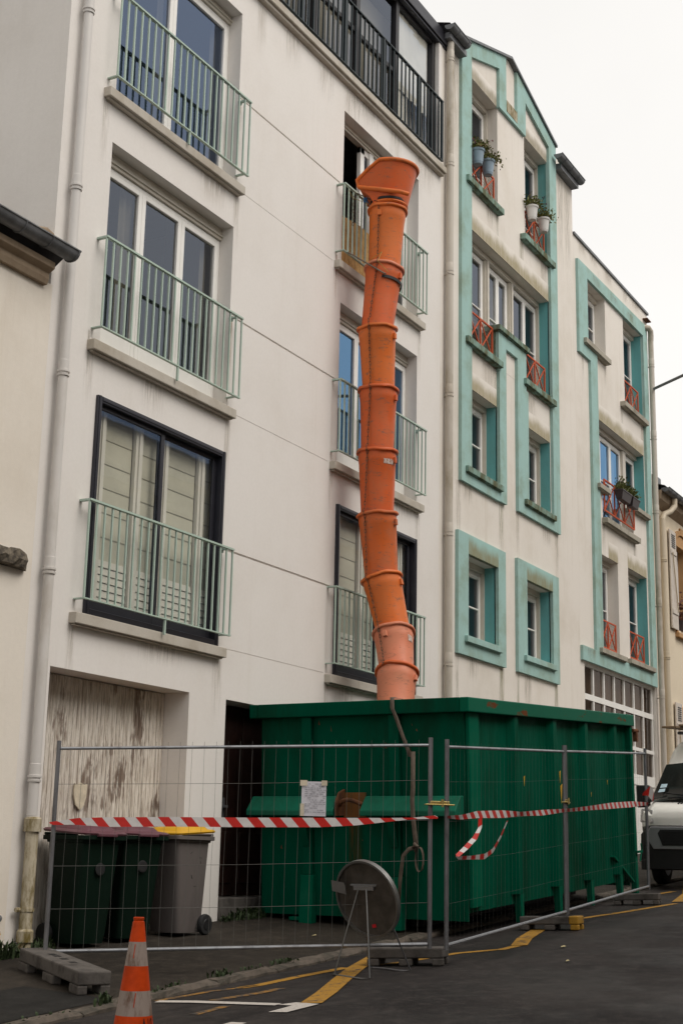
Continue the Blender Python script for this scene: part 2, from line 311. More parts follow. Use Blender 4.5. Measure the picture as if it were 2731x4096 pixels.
# ------------------------------------------------------------------ mesh helpers
ORG = {}
class MB:
    def __init__(s, M=None): s.v = []; s.f = []; s.mi = []; s.M = M; s.cur = 0
    def add(s, vs, fs):
        o = len(s.v); s.v += [Vector(q) for q in vs]
        for f in fs: s.f.append([i + o for i in f]); s.mi.append(s.cur)
        return s
    def box(s, x0, x1, y0, y1, z0, z1):
        x0, x1 = sorted((x0, x1)); y0, y1 = sorted((y0, y1)); z0, z1 = sorted((z0, z1))
        return s.add([(x0, y0, z0), (x1, y0, z0), (x1, y1, z0), (x0, y1, z0), (x0, y0, z1), (x1, y0, z1), (x1, y1, z1), (x0, y1, z1)],
              [(0, 3, 2, 1), (4, 5, 6, 7), (0, 1, 5, 4), (1, 2, 6, 5), (2, 3, 7, 6), (3, 0, 4, 7)])
    def prism(s, poly, a, b, ax='y'):
        """polygon given in the plane across axis ax, pulled from a to b"""
        def P(p, t):
            return {'y': (p[0], t, p[1]), 'x': (t, p[0], p[1]), 'z': (p[0], p[1], t)}[ax]
        k = len(poly)
        vs = [P(p, a) for p in poly] + [P(p, b) for p in poly]
        fs = [tuple(range(k - 1, -1, -1)), tuple(range(k, 2 * k))] + [(i, (i + 1) % k, k + (i + 1) % k, k + i) for i in range(k)]
        return s.add(vs, fs)
    def bar(s, p, q, w, h, up=(0, 0, 1)):
        p = Vector(p); q = Vector(q); d = (q - p).normalized(); u = Vector(up)
        if abs(d.dot(u)) > 0.95: u = Vector((0, 1, 0))
        a = d.cross(u).normalized() * (w / 2); c = a.cross(d).normalized() * (h / 2)
        vs = [e + i * a + j * c for e in (p, q) for i, j in ((-1, -1), (1, -1), (1, 1), (-1, 1))]
        return s.add(vs, [(3, 2, 1, 0), (4, 5, 6, 7)] + [(i, (i + 1) % 4, 4 + (i + 1) % 4, 4 + i) for i in range(4)])
    def tube(s, path, r, n=8, closed=False, caps=True):
        path = [Vector(p) for p in path]; k = len(path); rs = r if isinstance(r, (list, tuple)) else [r] * k
        u = None; rings = []
        for i in range(k):
            a = path[(i - 1) % k] if (closed or i > 0) else path[i]
            b = path[(i + 1) % k] if (closed or i < k - 1) else path[i]
            d = (b - a).normalized()
            if u is None:
                u = Vector((0, 0, 1)) if abs(d.z) < 0.9 else Vector((1, 0, 0))
            u = (u - d * u.dot(d)).normalized(); t = d.cross(u)
            rings.append([path[i] + (u * math.cos(2 * math.pi * j / n) + t * math.sin(2 * math.pi * j / n)) * rs[i] for j in range(n)])
        vs = [p for g in rings for p in g]; fs = []
        for i in range(k if closed else k - 1):
            for j in range(n):
                a, b = i * n, ((i + 1) % k) * n
                fs.append((a + j, a + (j + 1) % n, b + (j + 1) % n, b + j))
        if caps and not closed: fs += [tuple(range(n - 1, -1, -1)), tuple((k - 1) * n + j for j in range(n))]
        return s.add(vs, fs)
    def lathe(s, prof, c, axis=(0, 0, 1), n=24, a0=0, a1=2 * math.pi):
        """profile of (radius, height) turned about axis through c"""
        ax = Vector(axis).normalized(); c = Vector(c)
        u = Vector((1, 0, 0)) if abs(ax.x) < 0.9 else Vector((0, 1, 0))
        u = (u - ax * u.dot(ax)).normalized(); t = ax.cross(u)
        full = abs(a1 - a0 - 2 * math.pi) < 1e-6; m_ = n if full else n + 1
        vs = []
        for r, h in prof:
            for j in range(m_):
                a = a0 + (a1 - a0) * j / n
                vs.append(c + ax * h + (u * math.cos(a) + t * math.sin(a)) * r)
        fs = []
        for i in range(len(prof) - 1):
            for j in range(n):
                fs.append((i * m_ + j, i * m_ + (j + 1) % m_, (i + 1) * m_ + (j + 1) % m_, (i + 1) * m_ + j))
        return s.add(vs, fs)
    def loft(s, rings, close=True, caps=True):
        k = len(rings[0]); vs = [p for g in rings for p in g]; fs = []
        for i in range(len(rings) - 1):
            for j in range(k if close else k - 1):
                fs.append((i * k + j, i * k + (j + 1) % k, (i + 1) * k + (j + 1) % k, (i + 1) * k + j))
        if caps and close: fs += [tuple(range(k - 1, -1, -1)), tuple((len(rings) - 1) * k + j for j in range(k))]
        return s.add(vs, fs)
    def build(s, name, mat, parent=None, org=None, smooth=False, bevel=0, seg=2, angle=35):
        org = Vector(org) if org is not None else (ORG[parent.name] if parent else Vector((0, 0, 0)))
        vs = [(s.M @ p if s.M else p) - org for p in s.v]
        me = bpy.data.meshes.new(name); me.from_pydata(vs, [], s.f)
        for mm in (mat if isinstance(mat, (list, tuple)) else [mat]): me.materials.append(MATS[mm])
        me.polygons.foreach_set('material_index', s.mi)
        me.validate(); me.update()
        o = link(name, me, parent, org)
        if smooth:
            me.polygons.foreach_set('use_smooth', [True] * len(me.polygons))
            me.set_sharp_from_angle(angle=R(angle))
        if bevel:
            bv = o.modifiers.new('bevel', 'BEVEL'); bv.width = bevel; bv.segments = seg; bv.limit_method = 'ANGLE'; bv.angle_limit = R(40)
        return o
def link(name, me, parent, org):
    o = bpy.data.objects.new(name, me); COL.objects.link(o); ORG[o.name] = Vector(org)
    if parent: o.parent = parent; o.location = Vector(org) - ORG[parent.name]
    else: o.location = org
    return o
def empty(name, loc, label, cat, group=None):
    o = link(name, None, None, Vector(loc)); o.empty_display_size = 0.2
    return tag(o, label, cat, group)
def tag(o, label=None, cat=None, group=None, kind=None):
    if label: o['label'] = label
    if cat: o['category'] = cat
    if group: o['group'] = group
    if kind: o['kind'] = kind
    return o
def inst(name, me, parent, org):
    return link(name, me, parent, org)
def wall(name, parent, x0, x1, z0, z1, holes, mats, y=0.0, extra=None):
    """front sheet with real openings; each hole (xa,xb,za,zb,depth,side_material_index,back)"""
    b = MB(); xs = sorted({x0, x1, *[h[0] for h in holes], *[h[1] for h in holes]}); zs = sorted({z0, z1, *[h[2] for h in holes], *[h[3] for h in holes]})
    xs = [x for x in xs if x0 <= x <= x1]; zs = [z for z in zs if z0 <= z <= z1]
    for i in range(len(xs) - 1):
        for j in range(len(zs) - 1):
            cx, cz = (xs[i] + xs[i + 1]) / 2, (zs[j] + zs[j + 1]) / 2
            if any(h[0] < cx < h[1] and h[2] < cz < h[3] for h in holes): continue
            b.add([(xs[i], y, zs[j]), (xs[i + 1], y, zs[j]), (xs[i + 1], y, zs[j + 1]), (xs[i], y, zs[j + 1])], [(0, 1, 2, 3)])
    for xa, xb, za, zb, d, sm, back in holes:
        b.cur = 0
        b.add([(xa, y, za), (xa, y + d, za), (xa, y + d, zb), (xa, y, zb)], [(0, 3, 2, 1)])
        b.add([(xa, y, za), (xb, y, za), (xb, y + d, za), (xa, y + d, za)], [(0, 1, 2, 3)])
        b.add([(xa, y, zb), (xb, y, zb), (xb, y + d, zb), (xa, y + d, zb)], [(3, 2, 1, 0)])
        if back: b.add([(xa, y + d, za), (xb, y + d, za), (xb, y + d, zb), (xa, y + d, zb)], [(0, 1, 2, 3)])
        b.cur = sm
        b.add([(xb, y, za), (xb, y + d, za), (xb, y + d, zb), (xb, y, zb)], [(0, 1, 2, 3)])
        b.cur = 0
    if extra: extra(b)
    return b.build(name, mats, parent)
def window(parent, x0, x1, z0, z1, y, leaves=2, frame='white_plastic', glassm='glass_grey', fw=0.055, st=0.065, bars=(0.5,), kick=0.0, dep=0.07, head=0.0, curtain=None, vent=False):
    """frame + leaves; panes are their own sheets of glass"""
    b = MB(); yb = y + dep
    zt = z1 - head
    b.box(x0, x0 + fw, y, yb, z0, z1); b.box(x1 - fw, x1, y, yb, z0, z1)
    b.box(x0 + fw, x1 - fw, y, yb, z0, z0 + fw); b.box(x0 + fw, x1 - fw, y, yb, zt - fw, zt)
    if head: b.box(x0 + fw, x1 - fw, y + 0.02, yb, zt + 0.004, z1)
    lw = (x1 - x0 - 2 * fw) / leaves; panes = []
    ya, yc = y - 0.012, y + dep - 0.02
    for i in range(leaves):
        a, c = x0 + fw + i * lw + 0.002, x0 + fw + (i + 1) * lw - 0.002; za, zb = z0 + fw + 0.002, zt - fw - 0.002
        b.box(a, a + st, ya, yc, za, zb); b.box(c - st, c, ya, yc, za, zb)
        b.box(a + st, c - st, ya, yc, zb - st, zb); b.box(a + st, c - st, ya, yc, za, za + st + kick)
        pz0, pz1 = za + st + kick, zb - st
        cuts = [pz0] + [pz0 + (pz1 - pz0) * t for t in bars] + [pz1]
        for t in cuts[1:-1]: b.box(a + st, c - st, ya + 0.006, yc, t - 0.014, t + 0.014)
        if vent: b.box(a + st + 0.05, c - st - 0.05, ya - 0.012, ya - 0.001, zb - st + 0.02, zb - 0.02)
        for k in range(len(cuts) - 1): panes.append((a + st, c - st, cuts[k], cuts[k + 1]))
    o = b.build('window', frame, parent, bevel=0.006, seg=1)
    for a, c, za, zb in panes:
        MB().add([(a, y + 0.02, za), (c, y + 0.02, za), (c, y + 0.02, zb), (a, y + 0.02, zb)], [(0, 1, 2, 3)]).build('pane', glassm, o)
    if curtain:
        cm, spans = curtain
        for a, c in spans:
            drape(o, x0 + (x1 - x0) * a, x0 + (x1 - x0) * c, z0 + 0.05, zt - 0.05, y + dep + 0.06, cm)
    return o
def drape(parent, x0, x1, z0, z1, y, mat, amp=0.025, per=0.11):
    k = max(8, int((x1 - x0) / per * 6)); b = MB(); vs = []
    for j in range(k + 1):
        x = x0 + (x1 - x0) * j / k; yy = y + amp * math.sin(2 * math.pi * (x - x0) / per) + 0.008 * math.sin(x * 37)
        vs += [(x, yy, z0), (x, yy * 0.7 + y * 0.3, z1)]
    b.add(vs, [(2 * j, 2 * j + 2, 2 * j + 3, 2 * j + 1) for j in range(k)])
    return b.build('curtain', mat, parent, smooth=True, angle=80)
def sill(parent, x0, x1, z0, z1, mat, proud=0.09, inner=0.22, bev=0.008):
    b = MB().box(x0, x1, -proud, inner, z0, z1)
    b.box(x0 + 0.03, x1 - 0.03, -proud + 0.035, -0.004, z0 - 0.018, z0 - 0.001)
    return b.build('sill', mat, parent, bevel=bev)
def gz(x, y):
    if y > -2.4: return 0.06 * x + 0.03 + y * 0.05
    return 0.06 * x - 0.11 + min(0.06, (-2.4 - y) * 0.03)

def drip_mat(name, col, amt):
    """stain sheet: fades downwards and sideways in ragged runs"""
    m, n, l, b = newmat(name); o = n['Material Output']; b.inputs['Base Color'].default_value = (*col, 1); b.inputs['Roughness'].default_value = 0.9
    g = coords(n, l, kind='Generated'); sx = n.new('ShaderNodeSeparateXYZ'); l.new(g, sx.inputs[0])
    ex = math_(n, l, 'MULTIPLY', ramp(n, l, sx.outputs[0], 0, 0.35), ramp(n, l, sx.outputs[0], 0.65, 1.0, 1, 0))
    ez = math_(n, l, 'MULTIPLY', ramp(n, l, sx.outputs[2], 0.0, 0.95), ramp(n, l, sx.outputs[2], 0.97, 1.0, 1, 0.6))
    nz = ramp(n, l, noise(n, l, coords(n, l, (14, 14, 0.9), 'Position'), 2, 6, 0.7), 0.35, 0.68)
    f = math_(n, l, 'MULTIPLY', math_(n, l, 'MULTIPLY', math_(n, l, 'MULTIPLY', ex, ez), nz), amt)
    t = n.new('ShaderNodeBsdfTransparent'); x = n.new('ShaderNodeMixShader'); l.new(f, x.inputs[0]); l.new(t.outputs[0], x.inputs[1]); l.new(b.outputs[0], x.inputs[2]); l.new(x.outputs[0], o.inputs[0])
drip_mat('drip_faint', (0.42, 0.37, 0.30), 0.38); drip_mat('drip_grey', (0.32, 0.28, 0.22), 0.5); drip_mat('drip_green', (0.27, 0.26, 0.15), 0.65); drip_mat('drip_rust', (0.42, 0.17, 0.05), 0.8)
def drip(parent, x, z, h, w_, mat='drip_grey', y=-0.0035):
    o = MB().add([(x - w_ / 2, y, z - h), (x + w_ / 2, y, z - h), (x + w_ / 2, y, z), (x - w_ / 2, y, z)], [(0, 1, 2, 3)]).build('drip_stain', mat, parent); return o

# ================================================================== THE SETTING
def sheet(name, xs, ys, off, mat, parent=None, kind='structure'):
    b = MB(); k = len(ys)
    b.add([(x, y, gz(x, y) + off) for x in xs for y in ys], [(i * k + j, (i + 1) * k + j, (i + 1) * k + j + 1, i * k + j + 1) for i in range(len(xs) - 1) for j in range(k - 1)])
    o = b.build(name, mat, parent, org=None if parent else (0, 0, 0))
    if kind and not parent: tag(o, kind=kind)
    return o
# the ground as one sheet to the horizon, lower than the road surface
b = MB()
xs = [-300, -60, 0, 40, 90, 400]; ys = [-300, -40, 40, 300]
b.add([(x, y, 0.06 * max(-60, min(90, x)) - 0.45) for x in xs for y in ys], [(i * 4 + j, (i + 1) * 4 + j, (i + 1) * 4 + j + 1, i * 4 + j + 1) for i in range(5) for j in range(3)])
tag(b.build('ground', 'pavement_tar', org=(0, 0, 0)), kind='structure')
XS = [-40 + 2 * i for i in range(66)]
road = sheet('road', XS, [-9.2, -8, -7, -6, -5, -4.5, -4, -3.5, -3, -2.43], 0, 'asphalt')
pave = sheet('pavement', XS, [-2.27, -1.5, -1, -0.5, 0, 0.45], 0, 'pavement_tar')
b = MB(); b.add([(x, y, 0.06 * x + 0.05) for x in XS for y in (-12.4, -9.4)] , [(2 * i, 2 * i + 2, 2 * i + 3, 2 * i + 1) for i in range(len(XS) - 1)])
for i in range(len(XS) - 1):
    x, x2 = XS[i], XS[i + 1]; b.add([(x, -9.4, 0.06 * x + 0.05), (x2, -9.4, 0.06 * x2 + 0.05), (x2, -9.4, 0.06 * x2 - 0.2), (x, -9.4, 0.06 * x - 0.2)], [(0, 1, 2, 3)])
tag(b.build('far_pavement', 'pavement_tar', org=(0, 0, 0)), kind='structure')
# worn kerb of granite stones, each stone a piece
kerb = MB().add([(x, y, 0.06 * x - 0.15) for x in XS for y in (-2.45, -2.25)], [(2 * i, 2 * i + 2, 2 * i + 3, 2 * i + 1) for i in range(len(XS) - 1)]).build('kerb', 'kerb_stone', org=(0, 0, 0))
tag(kerb, kind='structure')
x = 5.0; ksh = []
for v in range(4):
    bb = MB(); L = (0.78, 0.92, 1.04, 0.86)[v]; rings = []
    for i in range(6):
        t = L * i / 5; wob = lambda a: random.uniform(-a, a)
        rings.append([(t, -0.085 + wob(.012), -0.12 + .06 * t), (t, -0.08 + wob(.014), 0.005 + .06 * t + wob(.012)), (t, -0.05 + wob(.015), 0.028 + .06 * t + wob(.012)), (t, 0.06 + wob(.015), 0.032 + .06 * t + wob(.012)), (t, 0.085, -0.12 + .06 * t)])
    bb.loft(rings); me = bpy.data.meshes.new('kerb_stone'); me.from_pydata(bb.v, [], bb.f); me.materials.append(MATS['kerb_stone']); ksh.append((L, me))
while x < 26:
    L, me = random.choice(ksh); inst('kerb_stone', me, kerb, (x, -2.35, 0.06 * x - 0.095)); x += L + 0.02
# dark tarmac trench repair beside the fence foot
sheet('tarmac_patch', [5 + .5 * i for i in range(10)], [-2.2, -1.9, -1.6, -1.3], 0.004, 'patch_tar', pave)
# road markings, thin sheets above the asphalt
def mark(name, pts, mat, off=0.004):
    b = MB(); b.add([(x, y, gz(x, y) + off) for x, y in pts], [tuple(range(len(pts)))]); return b.build(name, mat, road)
def strip(name, pts, w_, mat, off=0.004):
    b = MB(); L, Rr = [], []; fine = []
    for i in range(len(pts) - 1):
        (xa, ya), (xb, yb) = pts[i], pts[i + 1]; k = max(1, int(math.hypot(xb - xa, yb - ya) / 0.25))
        fine += [(xa + (xb - xa) * t / k, ya + (yb - ya) * t / k) for t in range(k)]
    fine.append(pts[-1])
    vs = []
    for i, (x, y) in enumerate(fine):
        a = Vector(fine[max(0, i - 1)]); c = Vector(fine[min(len(fine) - 1, i + 1)]); d = (c - a).normalized(); nx, ny = -d.y * w_ / 2, d.x * w_ / 2
        for sgn in (-1, 1): vs.append((x + nx * sgn, y + ny * sgn, gz(x + nx * sgn, y + ny * sgn) + off))
    b.add(vs, [(2 * i, 2 * i + 2, 2 * i + 3, 2 * i + 1) for i in range(len(fine) - 1)]); return b.build(name, mat, road)
strip('white_line', [(9.70, -2.5), (9.76, -2.8), (9.80, -3.56)], 0.11, 'paint_white', 0.008)
mark('white_arrow', [(9.78, -3.565), (9.93, -3.64), (9.90, -3.86), (9.46, -3.84), (9.43, -3.70), (9.77, -3.70)], 'paint_white', 0.008)
strip('white_dash', [(8.3, -3.74), (8.96, -3.75)], 0.13, 'paint_white')
strip('yellow_line', [(9.74, -2.46), (10.37, -2.57), (10.6, -2.69), (10.8, -2.74)], 0.07, 'paint_yellow_worn')
strip('yellow_line', [(10.6, -2.69), (10.8, -2.75), (11.43, -2.79), (12.1, -2.88)], 0.11, 'paint_yellow')
strip('yellow_line', [(9.88, -2.9), (10.36, -3.03), (10.66, -3.06)], 0.09, 'paint_yellow_worn')
strip('yellow_line', [(9.2, -3.2), (9.66, -3.19)], 0.08, 'paint_yellow_worn')
strip('yellow_line', [(12.3, -3.06), (12.6, -3.2), (13.44, -3.4), (13.85, -3.70), (14.3, -3.73)], 0.10, 'paint_yellow')
strip('yellow_diagonal', [(9.93, -3.77), (10.5, -3.58), (11.3, -3.28), (12.07, -3.0), (12.9, -2.75), (13.6, -2.52)], 0.17, 'paint_yellow', 0.008)
strip('yellow_diagonal', [(14.2, -3.74), (14.9, -3.52), (15.87, -3.3)], 0.17, 'paint_yellow', 0.008)
strip('yellow_line', [(16.6, -3.2), (17.4, -3.27), (18.3, -3.49), (19.75, -3.76)], 0.11, 'paint_yellow')
strip('yellow_line', [(21.4, -2.95), (22.1, -3.06)], 0.1, 'paint_yellow')
strip('yellow_diagonal', [(20.0, -3.75), (21.6, -3.45), (24.1, -2.75)], 0.22, 'paint_yellow', 0.008)

# ---------------------------------------------------------------- generic building shell (closed box behind a facade)
def shell(parent, x0, x1, y1, z1, mat, side=None, name='side_wall'):
    b = MB()
    b.add([(x0, 0, -1), (x0, y1, -1), (x0, y1, z1), (x0, 0, z1)], [(0, 3, 2, 1)])
    b.add([(x1, 0, -1), (x1, y1, -1), (x1, y1, z1), (x1, 0, z1)], [(0, 1, 2, 3)])
    b.add([(x0, y1, -1), (x1, y1, -1), (x1, y1, z1), (x0, y1, z1)], [(3, 2, 1, 0)])
    b.build(name, mat, parent)
    MB().add([(x0, 0, z1), (x1, 0, z1), (x1, y1, z1), (x0, y1, z1)], [(0, 1, 2, 3)]).build('roof_deck', 'roof_slate', parent)
def railing(parent, x0, x1, z0, z1, mat, n, y=-0.13, rb=0.0095, top=0.045, posts=(), stub=None, ends=True):
    b = MB()
    b.box(x0, x1, y - top / 2, y + top / 2, z1 - 0.022, z1); b.box(x0, x1, y - top * 0.4, y + top * 0.4, z0, z0 + 0.014)
    if ends:
        for z, t in ((z1 - 0.022, 0.022), (z0, 0.014)):
            b.box(x0 - 0.002, x0 + 0.04, y + top / 2 + .001, 0.01, z, z + t)
            b.box(x1 - 0.10, x1 - 0.06, y + top / 2 + .001, 0.01, z, z + t)
        b.lathe([(0.0, 0), (0.028, 0), (0.028, 0.03), (0, 0.03)], (x1 - 0.08, 0.0, z1 - 0.03), (0, -1, 0), 10)
    if stub is not None: b.box(stub - 0.012, stub + 0.012, y - 0.012, y + 0.012, z0 - 0.17, z0 + 0.001)
    for p in posts: b.box(p - 0.022, p + 0.022, y - 0.022, y + 0.022, z0 + 0.0145, z1 - 0.0225)
    r = b.build('railing', mat, parent)
    bb = MB(); h = z1 - 0.022 - z0 - 0.014
    bb.box(-rb, rb, -rb, rb, 0, h)
    me = bpy.data.meshes.new('baluster'); me.from_pydata(bb.v, [], bb.f); me.materials.append(MATS[mat])
    for i in range(n):
        xx = x0 + 0.012 + (x1 - x0 - 0.024) * i / (n - 1)
        if any(abs(xx - p) < 0.05 for p in posts): continue
        inst('baluster', me, r, (xx, y, z0 + 0.014))
    return r
def pipe(parent, x, y, z0, z1, r, mat, rings=(), name='downpipe', kind='ring'):
    o = MB().tube([(x, y, z0), (x, y, z1)], r, 16).build(name, mat, parent, smooth=True)
    for z in rings:
        c = MB()
        if kind == 'ring':
            c.lathe([(r, -0.05), (r + .012, -0.05), (r + .014, -0.03), (r + .003, -0.025), (r + .003, -0.012), (r + .016, -0.008), (r + .016, 0.012), (r + .004, 0.016), (r + .004, .12), (r, .125)], (x, y, z), n=16)
        else:
            c.lathe([(r, -0.012), (r + .008, -0.012), (r + .008, 0.012), (r, 0.012)], (x, y, z), n=16)
            c.box(x - .012, x + .012, y + r * .8, 0.0, z - .01, z + .01); c.tube([(x - r - .05, y - .01, z), (x - r * .6, y - .01, z)], .008, 6)
            c.lathe([(r + .001, .05), (r + .005, .05), (r + .005, .19), (r + .001, .2)], (x, y, z), n=16)
        c.build('collar', mat, o, smooth=True)
    return o
def gutter(parent, x0, x1, y, z, r=0.085, mat='zinc'):
    b = MB(); k = 8; vs = []; fs = []
    for xx in (x0, x1):
        for j in range(k + 1):
            a = math.pi * j / k; vs.append((xx, y - r * math.cos(a), z - r * math.sin(a)))
    fs += [(j, j + 1, k + 2 + j, k + 1 + j) for j in range(k)]
    fs += [tuple(range(k, -1, -1)), tuple(range(k + 1, 2 * k + 2))]
    b.add(vs, fs); b.tube([(x0, y - r, z), (x1, y - r, z)], 0.012, 6)
    xx = x0 + 0.25
    while xx < x1:
        b.tube([(xx, y - (r + .006) * math.cos(math.pi * j / k), z - (r + .006) * math.sin(math.pi * j / k)) for j in range(k + 1)], 0.008, 5); xx += 0.4
    return b.build('gutter', mat, parent, smooth=True, angle=50)

# ================================================================== white apartment block
A = empty('apartment_building', (15.4, 0, 0.9), 'white rendered apartment block with pale green window railings and glazed attic', 'building')
C1, C2 = (11.51, 14.0), (16.81, 19.33)
FL = [(4.02, 6.42), (6.95, 9.42), (9.98, 12.48)]
holes = []
for c in (C1, C2):
    for i, (a, z) in enumerate(FL): holes.append((c[0], c[1], a, z, 0.12 if i == 0 else 0.24, 0, False))
for z in (5.23, 8.22, 11.26): holes.append((14.03, 16.72, z - 0.013, z + 0.013, 0.025, 0, True))
for z in (4.03, 6.97, 9.97): holes.append((14.12, 16.56, z - 0.004, z + 0.004, 0.006, 0, True))
holes += [(11.07, 13.50, -1, 3.43, 0.36, 0, False), (14.26, 16.4, -1, 3.43, 0.34, 0, False)]
wall('facade', A, 10.66, 20.18, -1, 12.94, holes, ['white_render'])
shell(A, 10.66, 20.18, 10, 13.0, 'gable_render')
b = MB(); b.box(10.66, 20.18, 0.4, 10, 13.02, 15.3); b.build('attic_wall', 'white_render', A)
# sills
for c, (s0, s1) in ((C1, (11.30, 14.09)), (C2, (16.60, 19.44))):
    for z in (3.90, 6.87, 9.88): sill(A, s0, s1, z, z + 0.115, 'sill_stone', 0.10, 0.2)
# railings
for i, z in enumerate((4.155, 7.125, 10.13)):
    railing(A, 11.35, 14.09, z, z + 1.065, 'pale_green_paint', 22, stub=12.78)
    railing(A, 16.62, 19.41, z, z + 1.065, 'pale_green_paint', 22, stub=18.1)
# white plastic windows, first column
window(A, 11.51, 14.0, 9.99, 12.36, 0.2, 2, glassm='glass_blue', bars=(), st=0.07, fw=0.05, curtain=('fabric_grey', ((0.44, 0.49), (0.90, 0.96))))
window(A, 11.51, 14.0, 6.96, 9.26, 0.2, 3, glassm='glass_grey', bars=(), st=0.07, fw=0.05, kick=0.26, curtain=('fabric_grey', ((0.24, 0.34), (0.90, 0.96))))
window(A, 16.81, 19.33, 6.96, 9.26, 0.2, 3, glassm='glass_sky', bars=(), st=0.06, fw=0.05, kick=0.26, curtain=('fabric_white', ((0.72, 0.80),)))
for x0, x1, z0, z1 in ((11.51, 14.0, 9.26, 9.42), (16.81, 19.33, 9.26, 9.42), (11.51, 14.0, 12.36, 12.48), (16.81, 19.33, 12.36, 12.48)):
    MB().box(x0, x1, 0.17, 0.26, z0 + 0.003, z1 - 0.002).box(x0, x1, 0.15, 0.169, z0 + 0.04, z0 + 0.06).build('shutter_box', 'cream_plastic', A)
# burnt-out top window behind the chute: one leaf slid open
w3 = MB(); w3.box(17.70, 17.82, 0.2, 0.27, 9.99, 12.36); w3.box(17.95, 18.06, 0.17, 0.24, 9.99, 12.36); w3.box(19.2, 19.33, 0.2, 0.27, 9.99, 12.36)
w3.box(17.70, 19.33, 0.2, 0.27, 12.26, 12.36); w3.box(18.06, 19.2, 0.2, 0.26, 9.99, 10.15); w3.box(18.5, 18.62, .19, .25, 10.15, 12.26)
w3 = w3.build('window', 'white_plastic', A, bevel=0.005, seg=1)
for a, c in ((17.82, 17.95), (18.06, 18.5), (18.62, 19.2)): MB().add([(a, .22, 10.15), (c, .22, 10.15), (c, .22, 12.26), (a, .22, 12.26)], [(0, 1, 2, 3)]).build('pane', 'glass_grey', w3)
b = MB(); b.prism([(16.84, 10.0), (17.95, 10.0), (17.93, 10.83), (17.4, 10.86), (16.84, 10.80)], 0.02, 0.04); tag(b.build('strand_board', 'strand_board', A), label='bare strand board boxing behind the top railing')
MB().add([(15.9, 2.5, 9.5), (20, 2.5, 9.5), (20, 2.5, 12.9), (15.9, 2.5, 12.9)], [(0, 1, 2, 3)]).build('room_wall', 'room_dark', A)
for s0, s1 in ((11.30, 14.09), (16.60, 19.44)):
    for z in (3.88, 6.85, 9.86):
        drip(A, s0 + .05, z, random.uniform(.5, 1.0), random.uniform(.14, .22), 'drip_faint'); drip(A, s1 - .05, z, random.uniform(.6, 1.1), random.uniform(.16, .26), 'drip_faint'); drip(A, random.uniform(s0 + .5, s1 - .5), z, random.uniform(.25, .5), random.uniform(.5, 1.1), 'drip_faint')
drip(A, 14.035, 8.16, 1.1, .07, 'drip_rust'); drip(A, 14.03, 11.15, .8, .06, 'drip_rust'); drip(A, 16.66, 10.1, .9, .07, 'drip_rust'); drip(A, 11.32, 7.1, .5, .06, 'drip_grey'); drip(A, 16.63, 7.1, .5, .08, 'drip_grey'); drip(A, 19.4, 10.1, .6, .08)
for x in (14.6, 15.4, 16.3, 17.2, 18.4, 19.2, 19.8): drip(A, x + random.uniform(-.2, .2), 12.89, random.uniform(.3, .9), random.uniform(.3, .7), 'drip_faint')
drip(A, 17.4, 12.9, .42, 1.2, 'drip_grey')
